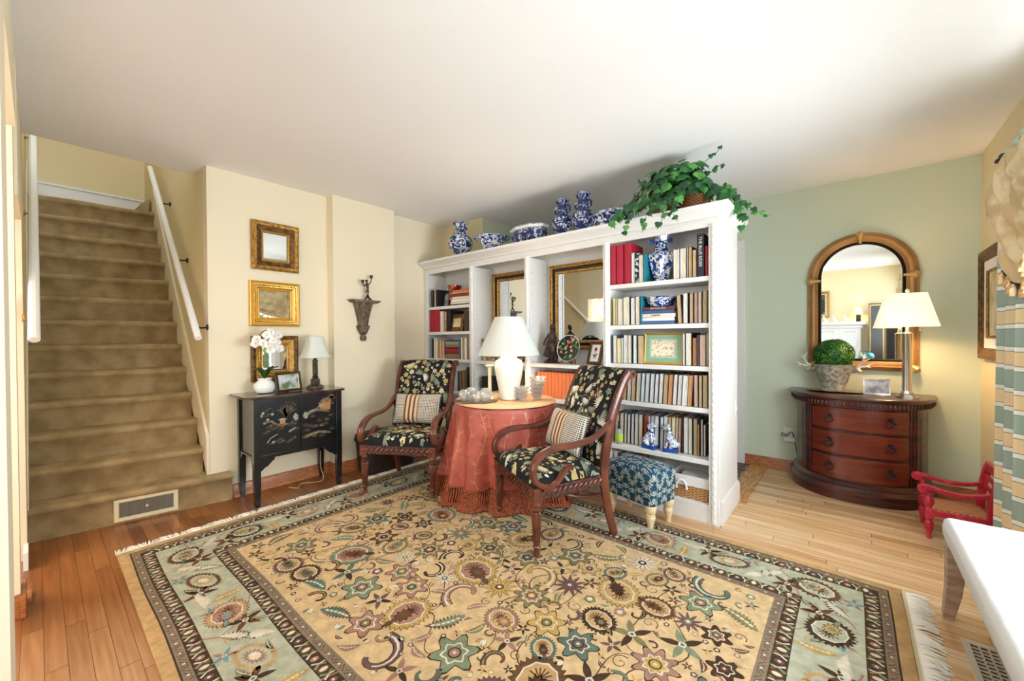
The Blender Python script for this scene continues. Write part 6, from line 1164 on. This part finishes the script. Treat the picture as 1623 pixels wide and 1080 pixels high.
photo_stand('photo_frame','small silver framed family photo on the mahogany chest',(.150,3.965,ZT2+.001),3,.148,.118,[(0,0),(0,.008),(.008,.010),(.010,.006)],'nickel',[([(.010,.006),(.014,.005)],'photo_white')],'photo_grey',10)
t=thing('table_lamp','tall nickel column lamp with lit oval cream shade on the mahogany chest','lamp',(.305,3.90,ZT2+.001))
e=MB(); e.lathe([(.062,0),(.062,.012),(.045,.014),(.045,.026),(.034,.03)],'nickel',8,poly=1); e.lathe([(.036,.03),(.034,.04),(.028,.045)],'nickel',32); e.build('base',t,ang=.4); e=MB(); e.lathe([(.027,.042),(.027,.44),(.029,.443),(.029,.45),(.012,.455),(.009,.50)],'nickel',36); e.build('column',t)
e=MB(); e.lathe([(.160,.495),(.098,.725)],'lampshade_lit',64,cap=False,sx=1,sy=.62); e.build('lamp_shade',t,solid=.002); e=MB(); e.tube([(0,0,.49),(.05,0,.55),(.05,0,.67),(0,0,.725)],.002,'nickel',6); e.build('harp',t); e=MB(); e.sphere((0,0,.745),.012,'glass',10,8); e.lathe([(.005,.72),(.005,.735)],'nickel',8); e.build('finial',t); e=MB(); e.sphere((0,0,.58),.024,'bulb'); e.build('bulb',t)
e=MB(); e.tube([(.06,-.02,.495),(.06,-.02,.47)],.001,'nickel',5); e.sphere((.06,-.02,.468),.004,'nickel',6,4); e.build('pull_chain',t)
lamp('chest_lamp_light','POINT',(.305,3.90,ZT2+.58),9,(1,.68,.38),.04)
t=thing('plug_outlet','white outlet with plug and green cord on the sage wall beside the chest','outlet',(-.405,4.188,.32)); B('plate',(-.036,.036,-.005,0,-.058,.058),'outlet_white',t,bevel=.002); B('adapter',(-.03,.05,-.035,-.0055,-.06,-.02),'outlet_white',t,bevel=.004); e=MB(); e.tube(smooth_path([(-.01,-.03,.0),(-.04,-.04,.012),(-.045,-.04,-.004),(-.01,-.035,-.012),(.03,-.03,.02),(.07,-.02,-.2)],5),.004,'stem_green',6); e.build('plug_cord',t)
# ================================================================ RED CHILD CHAIR
t=thing('red_child_chair','small red painted child armchair with cane seat beside the chest','chair',(.475,3.425,0),-90); HWc=.125
for s_ in (-1,1):
    x=s_*HWc; e=MB(); e.lathe([(.010,0),(.013,.01),(.011,.022),(.010,.03),(.016,.05),(.019,.085),(.018,.10),(.012,.108),(.018,.114),(.018,.12)],'red_paint',20,(x,-.125,0),fl=.06,fn=8); e.box(x-.019,x+.019,-.144,-.106,.12,.172,'red_paint'); e.lathe([(.018,.172),(.011,.18),(.019,.20),(.020,.225),(.010,.245),(.016,.252),(.010,.262),(.012,.275)],'red_paint',20,(x,-.125,0),fl=.06,fn=8); e.build('front_leg',t,ang=.8)
    e=MB(); e.tube(smooth_path([(x,.13,0),(x,.115,.10),(x,.11,.18),(x,.12,.30),(x,.142,.415)],5),.013,'red_paint',sec=[(-1,-1.3),(1,-1.3),(1,1.3),(-1,1.3)],upv=(0,1,.1)); e.build('rear_post',t,bevel=.003)
    e=MB(); A=smooth_path([(x*.96,.125,.305),(x,.07,.285),(x*1.05,-.01,.275),(x*1.08,-.08,.285),(x*1.08,-.125,.298),(x*1.08,-.150,.296)],5); e.tube(A,.012,'red_paint',sec=[(-1.2,-.9),(1.2,-.9),(1.2,.9),(-1.2,.9)],upv=(0,0,1)); e.M=Matrix.Translation((x*1.08,-.150,.286))@Matrix.Rotation(PI/2,4,'Y'); e.lathe([(.024,-.016),(.026,-.012),(.026,.012),(.024,.016)],'red_paint',20)
    for q in (.018,.010): e.lathe([(q,.016),(q-.003,.020),(q-.005,.016)],'red_paint',16,cap=False); e.lathe([(q-.005,-.016),(q-.003,-.020),(q,-.016)],'red_paint',16,cap=False)
    e.build('arm',t,bevel=.002)
    B('side_rail',(x-.012,x+.012,-.11,.11,.135,.168),'red_paint',t,bevel=.003)
B('front_rail',(-.11,.11,-.137,-.113,.135,.170),'red_paint',t,bevel=.003); B('back_rail',(-.11,.11,.10,.122,.135,.165),'red_paint',t,bevel=.003)
B('cane_seat',(-.116,.116,-.115,.105,.166,.171),'cane',t)
for z in (.29,.345): B('back_slat',(-.115,.115,.115+.06*(z-.25),.128+.06*(z-.25),z,z+.022),'red_paint',t,bevel=.003)
B('crest_rail',(-.14,.14,.128,.152,.385,.435),'red_paint',t,bevel=.010)
# ================================================================ BENCH
t=thing('upholstered_bench','long white tufted bench with curved weathered legs, beside the window','bench',(.475,1.80,0))
def bt(u,v):
    x=(u-.5)*.36; y=(v-.5)*1.20; gx=abs(sin(PI*u*3)); gy=abs(sin(PI*v*9)); ed=min(u,1-u)*.36; ev=min(v,1-v)*1.2; d=min(ed,ev); fd=min(1,max(0,(d-.012)/.03)); z=.427-fd*(.010*max(0,1-gx*2.2)+.010*max(0,1-gy*2.2)); z-=.02*max(0,1-d/.02)**2; return (x,y,z)
e=MB(); e.grid(bt,60,180,'bench_fabric'); loft(e,[[(x*1,y,z) for x,y,z in rr(.168,.588,.335,.02,4)],rr(.179,.599,.343,.024,4),rr(.184,.604,.36,.024,4),rr(.185,.605,.39,.026,4),rr(.183,.603,.402,.026,4),rr(.178,.598,.410,.024,4),rr(.172,.592,.414,.024,4)],'bench_fabric'); e.build('cushion',t,ang=1.3)
for sx in (-1,1):
    for sy in (-1,1):
        e=MB(); x0=sx*.155; y0=sy*.555; P=smooth_path([(x0,y0,.345),(x0-sx*.002,y0+sy*.0,.26),(x0+sx*.0,y0+sy*.022,.14),(x0+sx*.01,y0+sy*.065,.0)],5); n=len(P); e.tube(P,lerp_list([.030,.034,.030,.020],n),'greige_wood',sec=[(-.75,-1),(.75,-1),(.75,1),(-.75,1)],upv=(0,1,.05)); e.build('leg',t,bevel=.003)
B('seat_frame',(-.165,.165,-.58,.58,.31,.337),'greige_wood',t,bevel=.004)
# ================================================================ CURTAIN, VALANCE, ROD
def curtain(name,label,y0,y1,x,folds,amp,z1,group='striped curtain panels'):
    e=MB(); e.grid(lambda u,v:(x+amp*sin(folds*2*PI*u)*(.6+.4*(1-v)),y0+(y1-y0)*u+.012*sin(folds*4*PI*u),.004+(z1-.004)*v),160,24,'curtain_stripe'); o=e.build(name,ang=3,solid=.003); tag(o,label,'curtain',group); return o
curtain('striped_curtain','aqua, gold and white striped floor-length curtain in the corner by the red chair',2.80,3.34,.612,3.5,.036,2.0)
curtain('striped_curtain','aqua, gold and white striped curtain at the far side of the window behind the camera',.28,.70,.615,5,.032,2.0)
t=thing('curtain_rod','black twisted iron curtain rod with leaf finial over the window','rod',(.60,1.60,2.055)); e=MB()
for ph in (0,PI*2/3,PI*4/3): e.tube([(.009*cos(y*60+ph),y,.009*sin(y*60+ph)) for y in [-1.52+3.04*i/420 for i in range(421)]],.0085,'rod_black',6)
e.build('twisted_rod',t,ang=1)
for s_ in (-1,1):
    e=MB()
    for k in range(6): a=k*PI/3; e.tube(smooth_path([(0,s_*1.51,0),(.022*cos(a),s_*1.54,.022*sin(a)),(.026*cos(a),s_*1.575,.026*sin(a)),(.006*cos(a),s_*1.605,.006*sin(a))],4),lerp_list([.008,.010,.010,.003],13),'rod_black',8)
    e.build('finial',t); e=MB(); e.box(-.008,.088,s_*1.40-.008,s_*1.40+.008,-.01,.01,'rod_black'); e.build('wall_bracket',t)
t=thing('swag_valance','cream damask swag valance with cascading folds and tassel fringe on the rod','valance',(.598,0,0)); 
YA,YBv=3.12,.22
def sw(u,v):
    # u along the rod, v down. cascades at both ends, three swags between
    y=YA+(YBv-YA)*u; k=u*3.2; inend=max(0,1-u/.16)+max(0,1-(1-u)/.16); inend=min(1,inend*1.6)
    drop=.22+.20*abs(sin(PI*min(3.2,k)))**.8; drop=drop*(1-inend)+(.50+.16*sin(PI*min(1,(u if u<.5 else 1-u)/.16)))*inend
    z=2.035-drop*v+.0*u; bulge=-.055*sin(PI*min(1,v*1.05))**.7*(1-.2*inend)
    f=.014*sin(v*24+4*abs(sin(PI*k)))*(1-inend)+ inend*(.022*sin(v*9+u*70)+.012*sin(u*230))
    yy=y-(.10*v*inend*(1 if u<.5 else -1))*(-1 if u<.5 else 1)*(-1 if u<.5 else 1)
    return (bulge+f-.012,yy,z)
e=MB(); e.grid(sw,220,40,'damask_valance'); e.build('swag_cloth',t,ang=3,solid=.003)
e=MB(); e.grid(lambda u,v:(-.014+.012*sin(u*150),YA+(YBv-YA)*u,2.035+.035*v),260,2,'valance_band'); e.build('pleated_heading',t,ang=3,solid=.002)
e=MB(); r=random.Random(6)
e.tube([tuple(Vector(sw(i/200,1))) for i in range(201)],.006,'cord_black',6)
for i in range(150):
    p=Vector(sw((i+.5)/150,1)); e.tube([tuple(p+Vector((-.004,0,0))),tuple(p+Vector((-.006,0,-.02))),tuple(p+Vector((-.006,r.uniform(-.004,.004),-.055)))],[.004,.012,.014],'tassel',7)
o=e.build('tassel_fringe',t)
# ================================================================ ALCOVE AND DINING ROOM SEEN IN THE MIRRORS
t=thing('fireplace_mantel','white panelled fireplace mantel on the wall facing the arched mirror','mantel',(-.60,-1.398,0),180)
e=MB(); e.box(-.75,-.45,-.20,0,0,1.36,'trim_white'); e.box(.45,.75,-.20,0,0,1.36,'trim_white'); e.box(-.45,.45,-.20,0,.85,1.36,'trim_white'); e.build('surround',t,bevel=.004); B('firebox',(-.45,.45,-.17,0,0.0,.85),'dark_hole',t)
B('mantel_shelf',(-.82,.82,-.26,0,1.37,1.42),'trim_white',t,bevel=.006); B('bed_moulding',(-.78,.78,-.225,-.19,1.31,1.369),'trim_white',t,bevel=.01)
for x,w in ((-.6,.2),(.6,.2),(0,.8)): e=MB(); e.frame(w,.3,[(0,.20),(0,.21),(.015,.215),(.025,.20)],'trim_white',x,1.12); e.build('raised_panel',t)
framed('painting','gold framed garden landscape painting on the yellow wall behind the camera','painting',(-.56,-1.397,1.77),180,.52,.50,[(0,0),(0,.02),(.01,.03),(.04,.02),(.05,.012)],'gold_frame',0,gm='garden_painting',inner=[([(.05,.012),(.06,.011)],'photo_white')],parts='canvas')
t=thing('mantel_lamp','little dark based lamp with lit white shade on the mantel','lamp',(.12,-1.30,1.4205),180); B('base',(-.035,.035,-.03,.03,0,.14),'black_frame',t,bevel=.004); e=MB(); e.lathe([(.055,.15),(.062,.152),(.035,.26)],'lampshade_lit',24,cap=False); e.build('lamp_shade',t,solid=.002)
lamp('mantel_lamp_light','POINT',(.12,-1.30,1.62),4,(1,.8,.5),.03)
def figurine(x,m,label,group=None):
    t=thing('mantel_figurine',label,'figurine',(x,-1.30,1.4205),180,group); e=MB(); e.tube(smooth_path([(-.02,0,.0),(-.015,0,.04),(.01,0,.08),(.02,0,.11)],4),lerp_list([.025,.026,.016,.008],13),m,10); e.build('body',t); e=MB(); e.sphere((.022,0,.12),.014,m,10,8); e.build('head',t)
figurine(-.52,'turquoise','turquoise china dog at the left of the mantel'); 
for x,l in ((-.36,'white china bird on the mantel, nearest the turquoise dog'),(-.22,'white china bird in the middle of the mantel'),(-.06,'white china bird on the mantel, nearest the little lamp')): figurine(x,'porcelain',l,'white birds on the mantel')
t=thing('folding_screen','tall black lacquer folding screen with gilt edges behind the camera','screen',(.465,-1.15,0),176)
for k,(x,a) in enumerate(((-.108,14),(.108,-14))):
    e=MB(); e.M=Matrix.Translation((x,0,0))@Matrix.Rotation(math.radians(a),4,'Z'); e.box(-.104,.104,-.012,.012,.02,1.74,'black_frame'); p_=e.build('panel',t); e=MB(); e.M=Matrix.Translation((x,0,0))@Matrix.Rotation(math.radians(a),4,'Z')
    for q in ((-.096,-.089,-.014,.014,.05,1.71),(.089,.096,-.014,.014,.05,1.71),(-.089,.089,-.014,.014,1.70,1.71),(-.089,.089,-.014,.014,.05,.06)): e.box(*q,'gold_bright')
    e.build('gilt_border',p_)
t=thing('side_table','low wooden table behind the camera with a teal jar','table',(.36,-.62,0)); B('tabletop',(-.3,.3,-.2,.2,.70,.73),'oak_pale',t,bevel=.004)
for x in (-.26,.26):
    for y in (-.16,.16): B('leg',(x-.02,x+.02,y-.02,y+.02,0,.70),'oak_pale',t,bevel=.003)
vase('teal_jar','round teal glazed jar on the low table behind the camera','vase',(.21,-.62,.731),[(.05,0),(.09,.03),(.11,.09),(.09,.14),(.05,.16),(.06,.17),(.05,.165)],'turquoise')
t=thing('red_cushion','round red velvet cushion behind the camera near the mantel','cushion',(-.24,-.82,.0)); e=MB(); e.lathe([(.2,0),(.22,.02),(.22,.6),(.2,.62)],'walnut',28); e.build('stool_drum',t); e=MB(); e.lathe([(.2,.62),(.23,.65),(.235,.70),(.2,.74),(.1,.76),(.001,.765)],'red_velvet',32,fl=.02,fn=12); e.build('cushion_top',t); t['label']='round drum stool with red velvet top behind the camera near the mantel'; t.name='velvet_stool'; t['category']='stool'
t=thing('chandelier','gilt chandelier with crystal drops hanging in the dining room','chandelier',(-3.62,-1.35,1.62)); e=MB(); e.tube([(0,0,.79),(0,0,.35)],.005,'antique_gold',6); e.lathe([(.02,.1),(.04,.16),(.02,.24),(.03,.30),(.012,.36)],'antique_gold',16); e.build('stem',t)
for k in range(8):
    a=k*PI/4; e=MB(); e.tube(smooth_path([(.02*cos(a),.02*sin(a),.16),(.15*cos(a),.15*sin(a),.10),(.27*cos(a),.27*sin(a),.17),(.27*cos(a),.27*sin(a),.21)],4),.006,'antique_gold',6); e.build('arm',t)
    e=MB(); e.lathe([(.012,.21),(.010,.27)],'candle_cream',10,(.27*cos(a),.27*sin(a),0)); e.sphere((.27*cos(a),.27*sin(a),.29),.013,'bulb',8,6,(1,1,1.6)); e.build('candle_bulb',t)
e=MB()
for k in range(90): a=r.random()*6.28; R=r.choice((.10,.18,.27)); z=r.uniform(-.05,.18)-.2*(.27-R); e.sphere((R*cos(a),R*sin(a),z),.012,'crystal',6,4,(.7,.7,1.5))
o=e.build('crystal_drops',t); lamp('chandelier_light','POINT',(-3.62,-1.35,1.75),30,(1,.82,.58),.2)
